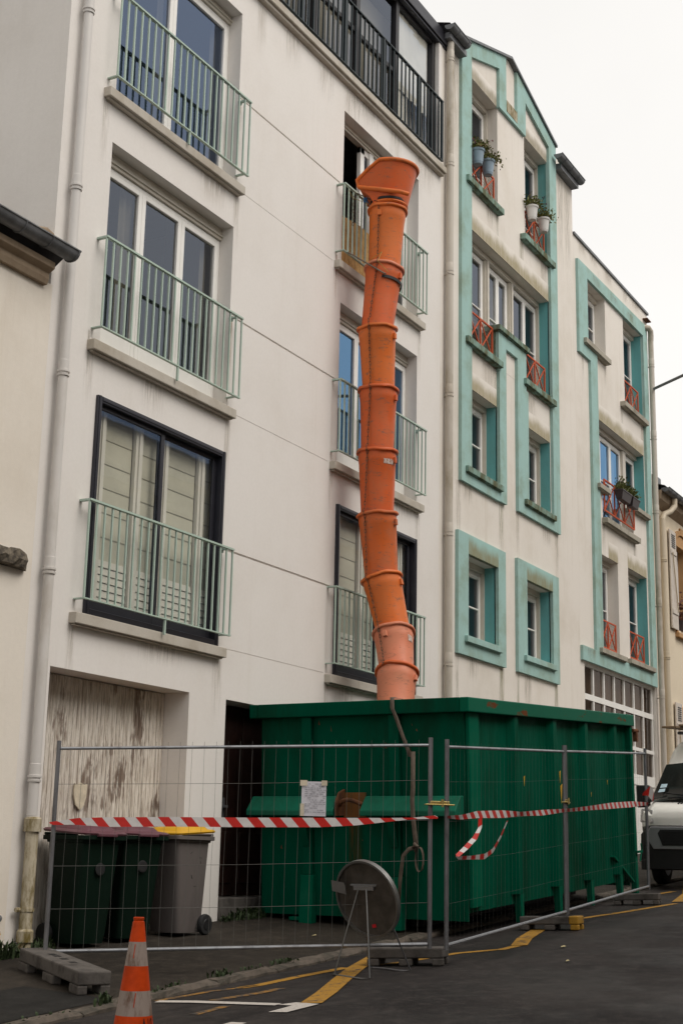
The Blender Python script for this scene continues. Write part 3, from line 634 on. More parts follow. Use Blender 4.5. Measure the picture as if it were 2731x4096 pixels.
# first-floor dark aluminium windows, curtains and slatted blinds behind
def dark_window(x0, x1):
    z0, z1 = 4.02, 6.42; b = MB(); f = 0.075
    b.box(x0, x0 + f, -0.035, 0.1, z0, z1); b.box(x1 - f, x1, -0.035, 0.1, z0, z1); b.box(x0 + f, x1 - f, -0.035, 0.1, z1 - f, z1); b.box(x0 + f, x1 - f, -0.035, 0.1, z0, z0 + f)
    b.box(x0 + 0.02, x0 + f - .02, -0.045, -0.034, z0, z1); b.box(x1 - f + .02, x1 - .02, -0.045, -0.034, z0, z1); b.box(x0 + f, x1 - f, -0.045, -.034, z1 - f + .02, z1 - .02)
    m_ = (x0 + x1) / 2
    for a, c, yy in ((x0 + f, m_ + 0.06, 0.02), (m_ - 0.02, x1 - f, 0.052)):
        b.box(a, a + 0.06, yy, yy + 0.028, z0 + f, z1 - f); b.box(c - 0.07, c, yy, yy + 0.028, z0 + f, z1 - f)
        b.box(a + .06, c - .07, yy, yy + 0.028, z0 + f, z0 + f + 0.12); b.box(a + .06, c - .07, yy, yy + 0.028, z1 - f - 0.05, z1 - f)
    o = b.build('window', 'dark_aluminium', A, bevel=0.006, seg=1)
    for a, c, yy in ((x0 + f + .06, m_ - 0.01, 0.034), (m_ + 0.04, x1 - f - .07, 0.066)):
        MB().add([(a, yy, z0 + f + .12), (c, yy, z0 + f + .12), (c, yy, z1 - f - .05), (a, yy, z1 - f - .05)], [(0, 1, 2, 3)]).build('pane', 'glass_clear', o)
    # old casements inside with folded blinds and louvred foot panels
    W_ = x1 - x0; yy = 0.115
    for t in (0.09, 0.36, 0.56, 0.86):
        MB().box(x0 + W_ * t, x0 + W_ * t + 0.13, yy, yy + 0.05, z0 + 0.02, z1 - 0.05).box(x0 + W_ * t + 0.045, x0 + W_ * t + 0.085, yy - 0.02, yy - .001, z0 + 0.02, z1 - 0.05).build('casement_stile', 'fabric_white', o)
    spans = ((0.02, 0.09), (0.145, 0.355), (0.42, 0.55), (0.62, 0.855), (0.92, 0.99))
    for a, c in spans:
        xa, xb = x0 + W_ * a, x0 + W_ * c; zb = z0 + 0.66
        bl = MB(); rows = 6; hh = (z1 - 0.1 - zb) / rows
        for k in range(rows):
            za = zb + k * hh; bl.prism([(yy + 0.05, za), (yy + 0.048, za + hh * 0.15), (yy + 0.05, za + hh - .0005), (yy + .06, za + hh - .0005), (yy + .06, za)], xa, xb, 'x')
        bl = bl.build('blind', 'fabric_beige', o)
        sm = MB()
        for k in range(rows + 1): sm.box(xa, xb, yy + 0.044, yy + 0.052, zb + k * hh - 0.005, zb + k * hh + 0.005)
        sm.build('blind_seam', 'seam', o)
        sl = bpy.data.meshes.new('louvre'); q = MB(); q.prism([(0.03, 0.0), (0.008, 0.004), (0.02, 0.079), (0.05, 0.079)], 0, xb - xa, 'x')
        sl.from_pydata(q.v, [], q.f); sl.materials.append(MATS['fabric_white'])
        z = z0 + 0.1
        while z < zb - 0.05: inst('louvre', sl, o, (xa, yy + 0.02, z)); z += 0.083
dark_window(*C1); dark_window(*C2)
# attic: ledge, dark rail, glazing, roof edge
MB().box(9.9, 20.17, -0.12, 0.5, 12.95, 13.06).box(9.9, 20.15, -0.08, 0.4, 12.90, 12.948).build('ledge', 'sill_stone', A, bevel=0.01)
railing(A, 12.3, 20.06, 13.13, 14.26, 'dark_railing', 56, -0.085, 0.011, 0.05, posts=(12.86, 14.11, 15.36, 16.61, 17.86, 19.11, 20.03), ends=False)
b = MB(); MX = [12.2, 13.45, 14.7, 15.98, 17.28, 18.62, 20.0]
for x in MX: b.box(x - 0.055, x + 0.055, 0.06, 0.16, 13.07, 15.46)
b.box(12.2, 20.0, 0.07, 0.15, 15.36, 15.46); b.box(12.2, 20.0, 0.07, 0.15, 13.07, 13.15)
for i in range(5): b.box(MX[i] + .055, MX[i + 1] - .055, 0.08, 0.14, 14.06, 14.13)
at = b.build('attic_glazing', 'black_frame', A)
for i in range(6): MB().add([(MX[i] + .05, .11, 13.15), (MX[i + 1] - .05, .11, 13.15), (MX[i + 1] - .05, .11, 15.36), (MX[i] + .05, .11, 15.36)], [(0, 1, 2, 3)]).build('pane', 'glass_clear' if i == 5 else 'glass_grey', at)
drape(at, 18.70, 19.93, 13.95, 15.36, 0.15, 'fabric_white', 0.006, 0.4); drape(at, 18.70, 19.2, 13.1, 13.95, 0.17, 'fabric_white', 0.008, 0.3)  # white sheets added behind the end pane, standing in for bright sky reflection
drape(at, 17.4, 17.55, 13.1, 15.3, 0.3, 'fabric_white'); drape(at, 16.1, 16.35, 13.2, 15.3, 0.3, 'fabric_grey'); drape(at, 15.0, 15.4, 13.1, 14.3, 0.32, 'fabric_white')
MB().box(9.9, 20.5, -0.06, 10, 15.47, 15.70).box(9.9, 20.46, -0.03, 0.1, 15.42, 15.468).build('roof_edge', 'dark_aluminium', A, bevel=0.01)
MB().box(20.06, 20.178, -0.012, 0.3, 13.07, 15.46).build('attic_pier', 'white_render', A)
# garage: ribbed boards, each a slat, and the scar of a torn plate
gd = MB().box(11.07, 13.50, 0.345, 0.40, 0.2, 3.42).build('garage_door', 'flaked_paint', A)
me = bpy.data.meshes.new('board')
nb = 36; bw = 2.43 / nb
shp = []
for k in range(3):
    q = MB(); q.prism([(0.0, 0.0), (0.004, -0.005 - .001 * k), (bw - 0.010, -0.006), (bw - 0.005, 0.0)], 0, 2.95, 'z'); me = bpy.data.meshes.new('board'); me.from_pydata(q.v, [], q.f); me.materials.append(MATS['flaked_paint']); shp.append(me)
for i in range(nb): inst('board', shp[i % 3], gd, (11.07 + i * bw, 0.344, 0.46 + random.uniform(-.004, .004)))
pl = MB(); px, pz = 12.05, 2.2
pl.prism([(px + u * .62, pz + v_ * .55) for u, v_ in ((-.16, .22), (-.08, .19), (0, .24), (.1, .20), (.17, .22), (.16, -.02), (.10, -.2), (0, -.27), (-.11, -.18), (-.17, 0))], 0.31, 0.327); pl.build('torn_plate', 'paper_dirty', gd)
# entrance: dark door, plate handle, step
dr = MB().box(14.26, 15.9, 0.30, 0.36, 1.15, 3.42)
for a, c, z0, z1 in ((14.36, 14.95, 1.3, 1.9), (14.36, 14.95, 2.05, 3.3), (15.1, 15.75, 1.3, 1.9), (15.1, 15.75, 2.05, 3.3)): dr.box(a, c, 0.28, 0.299, z0, z1)
dr = dr.build('entrance_door', 'dark_wood', A, bevel=0.008)
MB().box(14.66, 14.72, 0.262, 0.279, 2.0, 2.3).box(14.67, 14.71, 0.22, 0.261, 2.18, 2.21).box(14.6, 14.71, 0.205, 0.219, 2.18, 2.21).build('handle', 'galvanised_dull', dr, bevel=0.004)
MB().box(14.27, 16.3, -0.02, 0.34, 0.5, 1.14).build('doorstep', 'concrete', A, bevel=0.015)
# downpipe at the party wall
dp = pipe(A, 10.85, -0.09, 1.95, 16.0, 0.052, 'pipe_white', (2.32, 4.37, 6.46, 8.56, 10.69))
MB().tube([(10.87, -0.09, 0.62), (10.87, -0.09, 1.93)], 0.062, 14).lathe([(.062, 0), (.085, 0), (.085, .12), (.062, .14)], (10.87, -.09, 1.80), n=14).lathe([(.062, 0), (.08, 0), (.08, .1), (.062, .12)], (10.87, -.09, .78), n=14).lathe([(.062, 0), (.072, 0), (.072, .03), (.062, .03)], (10.87, -.09, 1.06), n=14).tube([(10.75, -.06, 1.075), (10.82, -.06, 1.075)], .022, 8).build('drain_foot', 'pipe_mossy', A, smooth=True)

# ================================================================== low cream house at the left edge
Lh = empty('cream_house', (8.0, 0, 0.5), 'low cream rendered house with zinc gutter and stone cornice at left edge', 'building')
wall('facade', Lh, -4, 10.655, -1, 7.36, [], ['cream_render'], y=-0.03)
MB().prism([(-0.03, 7.3), (-0.08, 7.3), (-0.1, 7.36), (-0.1, 7.42), (-0.17, 7.46), (-0.17, 7.53), (-0.03, 7.53)], -4, 10.52, 'x').build('cornice', 'cornice_stone', Lh, bevel=0.006)
gutter(Lh, -4, 10.68, -0.26, 7.68, 0.10)
MB().add([(-4, -0.22, 7.66), (10.64, -0.22, 7.66), (10.64, 5, 9.3), (-4, 5, 9.3), (-4, -.03, 7.53), (10.64, -.03, 7.53)], [(0, 1, 2, 3), (4, 5, 1, 0)]).build('roof', 'roof_slate', Lh)
MB().prism([(10.3, 7.6), (10.62, 7.62), (10.62, 7.92), (10.5, 7.95), (10.33, 7.9)], -.05, 0.1).build('flashing', 'cornice_stone', Lh, bevel=.02)
rk = MB(); rings = []
for i in range(30):
    x = 8.6 + 1.94 * i / 29; e = 0.5 if i == 29 else 1.0; r_ = lambda: random.uniform(-.018, .018)
    rings.append([(x, -0.02, 4.30), (x, -0.11 * e + r_(), 4.31 + r_()), (x, -0.15 * e + r_(), 4.38 + r_()), (x, -0.13 * e + r_(), 4.46 + r_()), (x, -0.02, 4.49 + r_())])
rk.loft(rings).build('stone_string_course', 'rough_stone', Lh)
MB().lathe([(0, 0), (.03, 0), (.03, .012), (.012, .02), (0, .02)], (10.56, -.032, 1.0), (0, -1, 0), 12).build('survey_stud', 'zinc', Lh)
MB().lathe([(0, 0), (.03, 0), (.03, .01), (0, .01)], (10.56, -.032, .86), (0, -1, 0), 5).build('yellow_marker', 'lid_yellow', Lh)

# ================================================================== white and teal gabled block
B = empty('gabled_apartment_building', (23.4, 0, 1.4), 'off-white apartment block with teal gable frame and teal window surrounds', 'building')
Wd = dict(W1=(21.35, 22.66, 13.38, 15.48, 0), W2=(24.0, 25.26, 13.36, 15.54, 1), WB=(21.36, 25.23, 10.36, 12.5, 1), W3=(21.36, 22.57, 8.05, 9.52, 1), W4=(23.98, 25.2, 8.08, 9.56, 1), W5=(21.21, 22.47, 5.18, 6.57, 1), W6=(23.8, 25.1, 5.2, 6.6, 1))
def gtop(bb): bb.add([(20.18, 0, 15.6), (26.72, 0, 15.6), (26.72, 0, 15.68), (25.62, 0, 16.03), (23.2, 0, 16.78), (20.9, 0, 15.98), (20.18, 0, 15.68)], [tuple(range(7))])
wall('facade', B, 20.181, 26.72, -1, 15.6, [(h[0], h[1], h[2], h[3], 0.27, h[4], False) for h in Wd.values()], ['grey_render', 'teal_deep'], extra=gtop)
shell(B, 20.2, 26.72, 10, 15.6, 'grey_render')
b = MB()
pts = [(20.9, 16.03), (23.2, 16.83), (25.64, 16.10)]
for (xa, za), (xb, zb) in zip(pts, pts[1:]):
    b.add([(xa, -0.1, za), (xb, -0.1, zb), (xb, 6, zb), (xa, 6, za), (xa, -0.1, za - .05), (xb, -0.1, zb - .05), (xb, 6, zb - .05), (xa, 6, za - .05)], [(0, 1, 2, 3), (4, 7, 6, 5), (0, 4, 5, 1), (0, 3, 7, 4), (1, 5, 6, 2)])
b.build('verge_flashing', 'zinc', B)
def trim(poly, mat='teal_paint', y=-0.06): return MB().prism(poly, y, 0.02).build('trim', mat, B)
trim([(20.92, 7.77), (21.35, 7.77), (21.35, 15.83), (22.63, 16.28), (22.63, 15.47), (23.25, 15.485), (23.25, 15.8), (22.97, 15.8), (22.97, 16.70), (20.92, 16.0)])
trim([(23.25, 15.485), (23.96, 15.50), (23.96, 16.23), (25.23, 15.87), (25.23, 7.8), (25.58, 7.8), (25.62, 16.04), (23.52, 16.68), (23.52, 15.8), (23.25, 15.8)])
trim([(22.57, 7.78), (22.88, 7.78), (22.88, 10.71), (23.43, 10.71), (23.43, 7.8), (23.95, 7.8), (23.95, 10.2), (23.86, 10.2), (23.86, 10.95), (22.53, 10.95), (22.53, 10.2), (22.57, 10.2)])
trim([(21.352, 7.77), (22.568, 7.77), (22.568, 7.945), (21.352, 7.945)]); trim([(23.952, 7.8), (25.228, 7.8), (25.228, 7.975), (23.952, 7.975)])
MB().prism([(22.98, 15.56), (23.51, 15.56), (23.51, 15.79), (22.98, 15.79)], -0.066, -.05).build('rust_patch', 'pipe_mossy', B)
for (ox0, ox1, oz0, oz1), k in (((20.8, 22.8, 4.87, 6.9), 'W5'), ((23.36, 25.42, 4.88, 6.92), 'W6')):
    h = Wd[k]
    trim([(ox0, oz0), (ox1, oz0), (ox1, h[2] - .1), (ox0, h[2] - .1)]); trim([(ox0, h[2] - .1), (h[0], h[2] - .1), (h[0], oz1), (ox0, oz1)]); trim([(h[1], h[2] - .1), (ox1, h[2] - .1), (ox1, oz1), (h[1], oz1)])
    MB().prism([(h[0], h[3]), (h[1], h[3]), (h[1], oz1), (h[0], oz1)], -0.06, 0.02).build('trim', 'teal_algae', B)
# infill under the raised middle of the wide window
MB().box(22.535, 23.87, -0.002, 0.26, 10.3, 10.949).build('parapet', 'grey_render', B); MB().box(22.52, 22.534, -0.002, 0.26, 10.37, 10.949).build('parapet_cheek', 'teal_mossy', B)
for nm, s in (('W1', (21.1, 22.70, 13.27, 13.385)), ('W2', (23.75, 25.38, 13.245, 13.365)), ('WL', (21.08, 22.62, 10.25, 10.365)), ('WR', (23.73, 25.32, 10.31, 10.425)), ('cap', (22.46, 23.92, 10.951, 11.05)), ('W3', (21.08, 22.61, 7.95, 8.055)), ('W4', (23.7, 25.22, 7.98, 8.085))):
    sill(B, s[0], s[1], s[2], s[3], 'teal_mossy', 0.12)
for s in ((21.05, 22.52, 5.08, 5.185), (23.62, 25.15, 5.1, 5.205)): sill(B, *s, 'teal_paint', 0.12)
for a, c, z, h_, mt in ((21.36, 25.225, 12.5, 0.36, 'lintel_algae'), (21.36, 22.56, 9.52, 0.32, 'lintel_algae'), (23.98, 25.2, 9.56, 0.32, 'lintel_algae'), (21.36, 22.62, 15.484, 0.3, 'lintel_algae_dark'), (23.98, 25.225, 15.544, 0.3, 'lintel_algae_dark')):
    MB().box(a, c, -0.004, 0.01, z, z + h_).build('lintel', mt, B)
for x0_, x1_, z in ((21.1, 22.7, 13.25), (23.75, 25.38, 13.22), (21.08, 22.62, 10.23), (23.73, 25.32, 10.29), (20.86, 22.8, 7.76), (23.44, 25.55, 7.79), (20.82, 22.78, 4.86), (23.4, 25.4, 4.87)):
    for x in (x0_ + .06, x1_ - .06): drip(B, x, z, random.uniform(.7, 1.6), random.uniform(.15, .3), random.choice(('drip_grey', 'drip_green')))
    drip(B, random.uniform(x0_ + .4, x1_ - .4), z, random.uniform(.4, 1.0), random.uniform(.3, .8))
for x in (20.7, 26.0, 26.4): drip(B, x, 15.55, 2.6, .5, 'drip_grey')
# windows
for k in ('W1', 'W2'): h = Wd[k]; window(B, h[0], h[1], h[2], h[3] - 0.12, 0.27, 2, bars=(0.25,), vent=False, curtain=('fabric_grey', ((0.55, 0.62),)))
for k in ('W3', 'W4', 'W5', 'W6'): h = Wd[k]; window(B, h[0], h[1], h[2], h[3] - 0.1, 0.27, 2, bars=(0.5,), vent=True, curtain=('fabric_white', ((0.52, 0.72),)) if k in ('W3', 'W4') else None)
window(B, 21.36, 22.58, 10.37, 12.38, 0.27, 2, bars=(0.5,), vent=True); window(B, 22.74, 23.74, 10.37, 12.38, 0.27, 2, bars=(0.5,), curtain=('fabric_white', ((0.1, 0.9),))); window(B, 23.9, 25.23, 10.37, 12.38, 0.27, 2, bars=(0.5,), vent=True)
for a, c in ((22.582, 22.738), (23.742, 23.898)): MB().box(a, c, 0.22, 0.34, 10.37, 12.39).box(a + .04, c - .04, 0.19, 0.219, 10.37, 12.39).build('mullion_post', 'cream_plastic', B)
for k in ('W1', 'W2', 'WB', 'W3', 'W4', 'W5', 'W6'):
    h = Wd[k]; MB().box(h[0], h[1], 0.20, 0.36, h[3] - 0.1, h[3] - .002).box(h[1] - 0.05, h[1] - .002, 0.20, 0.265, h[2], h[3] - .101).build('shutter_box', 'cream_plastic', B)
def xrail(parent, x0, x1, z0, z1, y, n=2):
    b = MB(); t = 0.028
    b.box(x0, x1, y - t / 2, y + t / 2, z1 - t, z1); b.box(x0, x1, y - t / 2, y + t / 2, z0, z0 + t)
    for i in range(n + 1):
        xx = x0 + (x1 - x0 - t) * i / n; b.box(xx, xx + t, y - t / 2, y + t / 2, z0 + t, z1 - t)
    for i in range(n):
        xa = x0 + t + (x1 - x0 - t) * i / n; xb = x0 + (x1 - x0 - t) * (i + 1) / n
        b.bar((xa, y - .004, z0 + t), (xb, y - .004, z1 - t), 0.018, 0.02, (0, 1, 0)); b.bar((xa, y + .004, z1 - t), (xb, y + .004, z0 + t), 0.018, 0.02, (0, 1, 0))
    r = b.build('cross_railing', 'orange_paint', parent)
    w_ = MB(); k = int((x1 - x0) / 0.05)
    for i in range(1, k): xx = x0 + (x1 - x0) * i / k; w_.box(xx - .0015, xx + .0015, y + .018, y + .021, z0 + t, z1 - t)
    for i in range(1, 10): zz = z0 + (z1 - z0) * i / 10; w_.box(x0, x1, y + .0215, y + .0245, zz - .0015, zz + .0015)
    tag(w_.build('guard_mesh', 'mesh_fine', r), kind='stuff')
xrail(B, 21.37, 22.55, 13.43, 13.98, 0.03); xrail(B, 24.02, 25.1, 13.41, 13.98, 0.03); xrail(B, 21.38, 22.45, 10.40, 10.98, 0.03); xrail(B, 24.0, 25.05, 10.46, 11.04, 0.03)
gutter(B, 20.1, 20.83, -0.19, 15.75, 0.095); gutter(B, 25.4, 26.78, -0.19, 15.78, 0.095)
for q in ((20.2, 20.9, -0.16, 0.0, 15.56, 15.67), (25.66, 26.7, -0.16, 0.0, 15.58, 15.70)): MB().box(*q).build('eaves_board', 'zinc', B)
MB().add([(20.1, -.2, 15.78), (20.85, -.2, 15.78), (20.85, 1.5, 16.3), (20.1, 1.5, 16.3)], [(0, 1, 2, 3)]).build('roof_slope', 'roof_slate', B)
pipe(B, 20.36, -0.09, 1.2, 15.68, 0.062, 'pipe_beige', (15.2, 13.2, 11.2, 9.05, 6.7, 4.6), kind='strap')

# ================================================================== lower block with glazed garage front
Cb = empty('terrace_apartment_building', (29.2, 0, 1.75), 'flat-topped off-white block with teal trim and glazed garage front', 'building')
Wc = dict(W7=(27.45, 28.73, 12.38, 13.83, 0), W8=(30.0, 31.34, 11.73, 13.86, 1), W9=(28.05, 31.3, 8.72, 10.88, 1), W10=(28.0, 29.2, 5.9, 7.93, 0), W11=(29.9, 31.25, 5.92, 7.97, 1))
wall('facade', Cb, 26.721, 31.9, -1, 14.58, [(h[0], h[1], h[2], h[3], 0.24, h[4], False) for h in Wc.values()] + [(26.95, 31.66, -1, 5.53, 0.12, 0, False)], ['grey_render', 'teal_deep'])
shell(Cb, 26.73, 31.9, 10, 14.58, 'grey_render')
MB().box(26.73, 31.93, -0.04, 10, 14.585, 14.64).build('coping', 'zinc', Cb)
def trim3(poly): return MB().prism(poly, -0.06, 0.02).build('trim', 'teal_paint', Cb)
trim3([(26.86, 12.0), (27.55, 12.0), (27.55, 5.82), (27.98, 5.82), (27.98, 12.27), (27.43, 12.27), (27.43, 13.832), (31.35, 13.864), (31.35, 5.82), (31.67, 5.82), (31.67, 14.2), (26.86, 14.08)])
trim3([(26.725, 5.532), (31.67, 5.532), (31.67, 5.818), (26.725, 5.818)])
for q in ((28.05, 28.28, -0.002, 0.23, 8.7, 9.279), (30.38, 31.3, -0.002, 0.23, 8.7, 9.339)): MB().box(*q).build('infill', 'grey_render', Cb)
for s in ((27.12, 28.72, 12.27, 12.385), (29.66, 31.4, 11.62, 11.735), (27.8, 28.5, 9.28, 9.385), (28.22, 30.5, 8.62, 8.735), (30.36, 31.33, 9.34, 9.44), (27.72, 29.34, 5.80, 5.905), (29.62, 31.38, 5.822, 5.925)): sill(Cb, *s, 'sill_dirty', 0.13)
for a, c, z, h_ in ((28.05, 31.3, 10.88, 0.36), (28.6, 29.22, 7.93, 0.36), (29.9, 31.25, 7.97, 0.36)): MB().box(a, c, -0.004, 0.01, z, z + h_).build('lintel', 'lintel_algae', Cb)
for k in ('W7', 'W8', 'W10', 'W11'): h = Wc[k]; window(Cb, h[0], h[1], h[2], h[3] - .1, 0.24, 2, bars=(0.5,), vent=True, curtain=('fabric_white', ((0.5, 0.75),)) if k in ('W7', 'W8') else None)
window(Cb, 28.05, 30.3, 8.74, 10.76, 0.24, 3, glassm='glass_sky', bars=(0.5,), vent=True, curtain=('fabric_white', ((0.7, 0.95),))); window(Cb, 30.5, 31.3, 8.74, 10.76, 0.24, 1, bars=(0.5,))
MB().box(30.302, 30.498, 0.18, 0.3, 8.74, 10.77).build('mullion_post', 'cream_plastic', Cb)
for k in ('W7', 'W8', 'W9', 'W10', 'W11'): h = Wc[k]; MB().box(h[0], h[1], 0.17, 0.33, h[3] - 0.1, h[3] - .002).build('shutter_box', 'cream_plastic', Cb)
xrail(Cb, 30.02, 31.1, 11.78, 12.38, 0.03); xrail(Cb, 28.3, 30.36, 8.9, 9.6, -0.03, 3); xrail(Cb, 28.02, 29.05, 5.97, 6.56, 0.03); xrail(Cb, 29.92, 31.0, 5.99, 6.58, 0.03)
for x0_, x1_, z in ((27.14, 28.7, 12.25), (29.68, 31.3, 11.6), (28.24, 30.48, 8.6)):
    for x in (x0_ + .06, x1_ - .06): drip(Cb, x, z, random.uniform(.5, 1.0), random.uniform(.15, .3), 'drip_grey')
for x in (27.3, 28.0, 29.0, 30.2, 31.0): drip(Cb, x, 14.57, random.uniform(.25, .42), random.uniform(.3, .8), 'drip_grey')
for x in (28.0, 29.2, 30.4): drip(Cb, x, 14.07, .24, random.uniform(.5, .9), 'drip_grey', -.0635)
for x in (27.1, 27.35): drip(Cb, x, 5.8, .25, .3, 'drip_grey', -.0635)
# glazed sliding doors
gdr = MB(); GX = [27.0 + (31.6 - 27.0) * i / 7 for i in range(8)]; rows = [(4.92, 5.46), (4.10, 4.80), (3.52, 4.02)]
gdr.box(26.96, 31.65, 0.06, 0.12, 5.462, 5.529)
for zz0, zz1 in ((4.802, 4.918), (4.022, 4.098), (3.30, 3.518)): gdr.box(26.96, 31.65, 0.06, 0.12, zz0, zz1)
for x in GX:
    for z0, z1 in rows: gdr.box(x - 0.032, x + 0.032, 0.065, 0.12, z0, z1)
gdr.box(26.96, 31.65, 0.08, 0.12, 1.4, 3.299)
for x in GX: gdr.box(x - 0.02, x + 0.02, 0.065, 0.079, 1.5, 3.25)
gdr = gdr.build('garage_glazing', 'white_plastic', Cb)
for z0, z1 in rows:
    for i in range(7): MB().add([(GX[i] + .032, .1, z0), (GX[i + 1] - .032, .1, z0), (GX[i + 1] - .032, .1, z1), (GX[i] + .032, .1, z1)], [(0, 1, 2, 3)]).build('pane', 'glass_brown', gdr)
q = drape(gdr, 27.0, 31.6, 1.5, 5.5, 0.2, 'fabric_grey', 0.04, 0.5); q.data.materials[0] = simple('brown_drape', (0.20, 0.145, 0.11), 0.95, var=0.3)
pipe(Cb, 31.76, -0.12, 1.9, 13.9, 0.065, 'pipe_beige', (13.2, 11.4, 9.6, 7.4, 5.3), kind='strap')
MB().tube([(31.55, -0.02, 14.15), (31.62, -0.12, 14.14), (31.7, -0.14, 14.08), (31.75, -.13, 13.98), (31.76, -.12, 13.85)], 0.068, 12).build('elbow', 'pipe_beige', Cb, smooth=True)
MB().box(31.55, 31.85, -0.12, 0.0, 14.36, 14.385).build('spout', 'rust', Cb)

# ================================================================== far cream house
Dh = empty('shuttered_house', (36, 0, 2.2), 'cream house with orange brick arches and flaking shutters beyond the garage', 'building')
hs = [(33.62, 34.75, 7.15, 9.45, 0.25, 1, False), (33.75, 34.85, 2.9, 5.2, 0.25, 1, False)]
wall('facade', Dh, 31.905, 48, -1, 10.0, hs, ['pale_cream', 'brick_orange'])
shell(Dh, 31.91, 48, 10, 9.9, 'pale_cream')
for x0, x1, z0, z1, *_ in hs:
    b = MB(); m_ = (x0 + x1) / 2; rr = (x1 - x0) / 2
    for s0, s1 in ((x0 - 0.14, x0 - .001), (x1 + .001, x1 + 0.14)): b.box(s0, s1, -0.035, 0.01, z0 - .1, z1 - 0.2)
    k = 9
    for i in range(k):
        a0, a1 = math.pi * i / k, math.pi * (i + 1) / k - 0.02; r1 = rr + 0.2 + (0.12 if i == k // 2 else 0)
        P = lambda r_, a: (m_ - r_ * math.cos(a), z1 - 0.2 + r_ * 0.55 * math.sin(a))
        b.prism([P(rr, a0), P(rr, a1), P(r1, a1), P(r1, a0)], -0.04, 0.01)
    b.box(x0 - 0.2, x1 + 0.2, -0.1, 0.01, z0 - 0.2, z0 - 0.1)
    b.build('brick_surround', 'brick_orange', Dh)
    MB().prism([(x0, z1 - .2)] + [(m_ - rr * math.cos(math.pi * i / 10), z1 - 0.2 + rr * 0.55 * math.sin(math.pi * i / 10)) for i in range(11)], -.002, 0.2).build('arch_head', 'brick_orange', Dh)
    window(Dh, x0, x1, z0, z1 - 0.02, 0.25, 2, bars=(0.33, 0.66))
for x0, z0, z1 in ((33.0, 7.1, 9.5), (33.05, 2.9, 5.35)):
    sh = MB().box(x0, x0 + 0.52, -0.07, -0.03, z0, z1).box(x0 + .03, x0 + .5, -.09, -.071, z0 + .35, z0 + .47).box(x0 + .03, x0 + .5, -.09, -.071, z1 - .6, z1 - .48).build('shutter', 'shutter_paint', Dh, bevel=.01)
    for k in range(7): MB().box(x0 + 0.12, x0 + 0.4, -0.082, -0.0705, z1 - 0.42 + k * .05, z1 - 0.40 + k * .05).build('louvre', 'black_frame', sh)
    MB().bar((x0 + .1, -.1, z1 - .55), (x0 + .42, -.1, z0 + .42), .015, .03).build('iron_bar', 'pipe_cream', sh)
gutter(Dh, 31.95, 48, -0.3, 10.25, 0.1)
MB().prism([(0.0, 9.85), (-0.18, 10.0), (-0.22, 10.2), (0.0, 10.2)], 31.92, 48, 'x').build('cornice', 'cornice_stone', Dh)
MB().add([(31.92, -0.3, 10.3), (48, -0.3, 10.3), (48, 5, 12.0), (31.92, 5, 12.0)], [(0, 1, 2, 3)]).build('roof', 'roof_slate', Dh)
MB().box(31.95, 32.5, -.05, .5, 10.3, 10.62).build('chimney_flashing', 'zinc', Dh, bevel=.03)
pipe(Dh, 32.3, -0.1, 2.0, 9.6, 0.07, 'pipe_cream', (8.6, 6.3, 3.9), kind='ring')
MB().tube([(32.75, -0.28, 10.15), (32.75, -.28, 9.98), (32.6, -.22, 9.82), (32.4, -.12, 9.72), (32.3, -.1, 9.55)], 0.07, 12).build('swan_neck', 'pipe_cream', Dh, smooth=True)
# opposite side of the street: what the panes mirror
for i, (x0, x1, h_, mt) in enumerate(((-6, 6, 9.4, 'opposite_wall'), (6.02, 17, 10.1, 'opposite_wall'), (17.02, 30, 10.8, 'opposite_wall'), (30.02, 46, 11.5, 'opposite_wall'), (46.02, 64, 12.6, 'opposite_wall'))):
    O = empty('opposite_house', ((x0 + x1) / 2, -16, 0.06 * x0), ('grey terraced house across the street, %s of five, mirrored in the window panes' % ('lowest', 'second lowest', 'middle', 'second highest', 'highest')[i]), 'building', 'houses across the street')
    b = MB().box(x0, x1, -20, -12.5, -1, h_); b.build('wall', mt, O)
    MB().add([(x0, -12.3, h_ - .05), (x1, -12.3, h_ - .05), (x1, -16.2, h_ + 2.6), (x0, -16.2, h_ + 2.6), (x1, -20.1, h_ - .05), (x0, -20.1, h_ - .05)], [(0, 1, 2, 3), (3, 2, 4, 5), (0, 3, 5), (1, 4, 2)]).build('roof', 'roof_slate', O)
    xx = x0 + 1.2
    while xx < x1 - 1.6:
        for z in (0.06 * xx + 1.2, 0.06 * xx + 4.2):
            f_ = MB().box(xx, xx + 1.1, -12.5, -12.45, z, z + 1.7).build('window', 'white_plastic', O); MB().box(xx + .08, xx + 1.02, -12.45, -12.44, z + .08, z + 1.62).build('pane', 'van_black', f_)
        xx += 2.4
    ch = MB().box(x1 - 1.4, x1 - .6, -16.6, -15.8, h_ + 2, h_ + 3.4).build('chimney', 'brick_orange', O)
    MB().tube([(x1 - 3, -15, h_ + 1.6), (x1 - 3, -15, h_ + 3)], .12, 10).lathe([(0.32, 0), (0, .3)], (x1 - 3, -15, h_ + 3), n=10).build('flue_cowl', 'zinc', O)

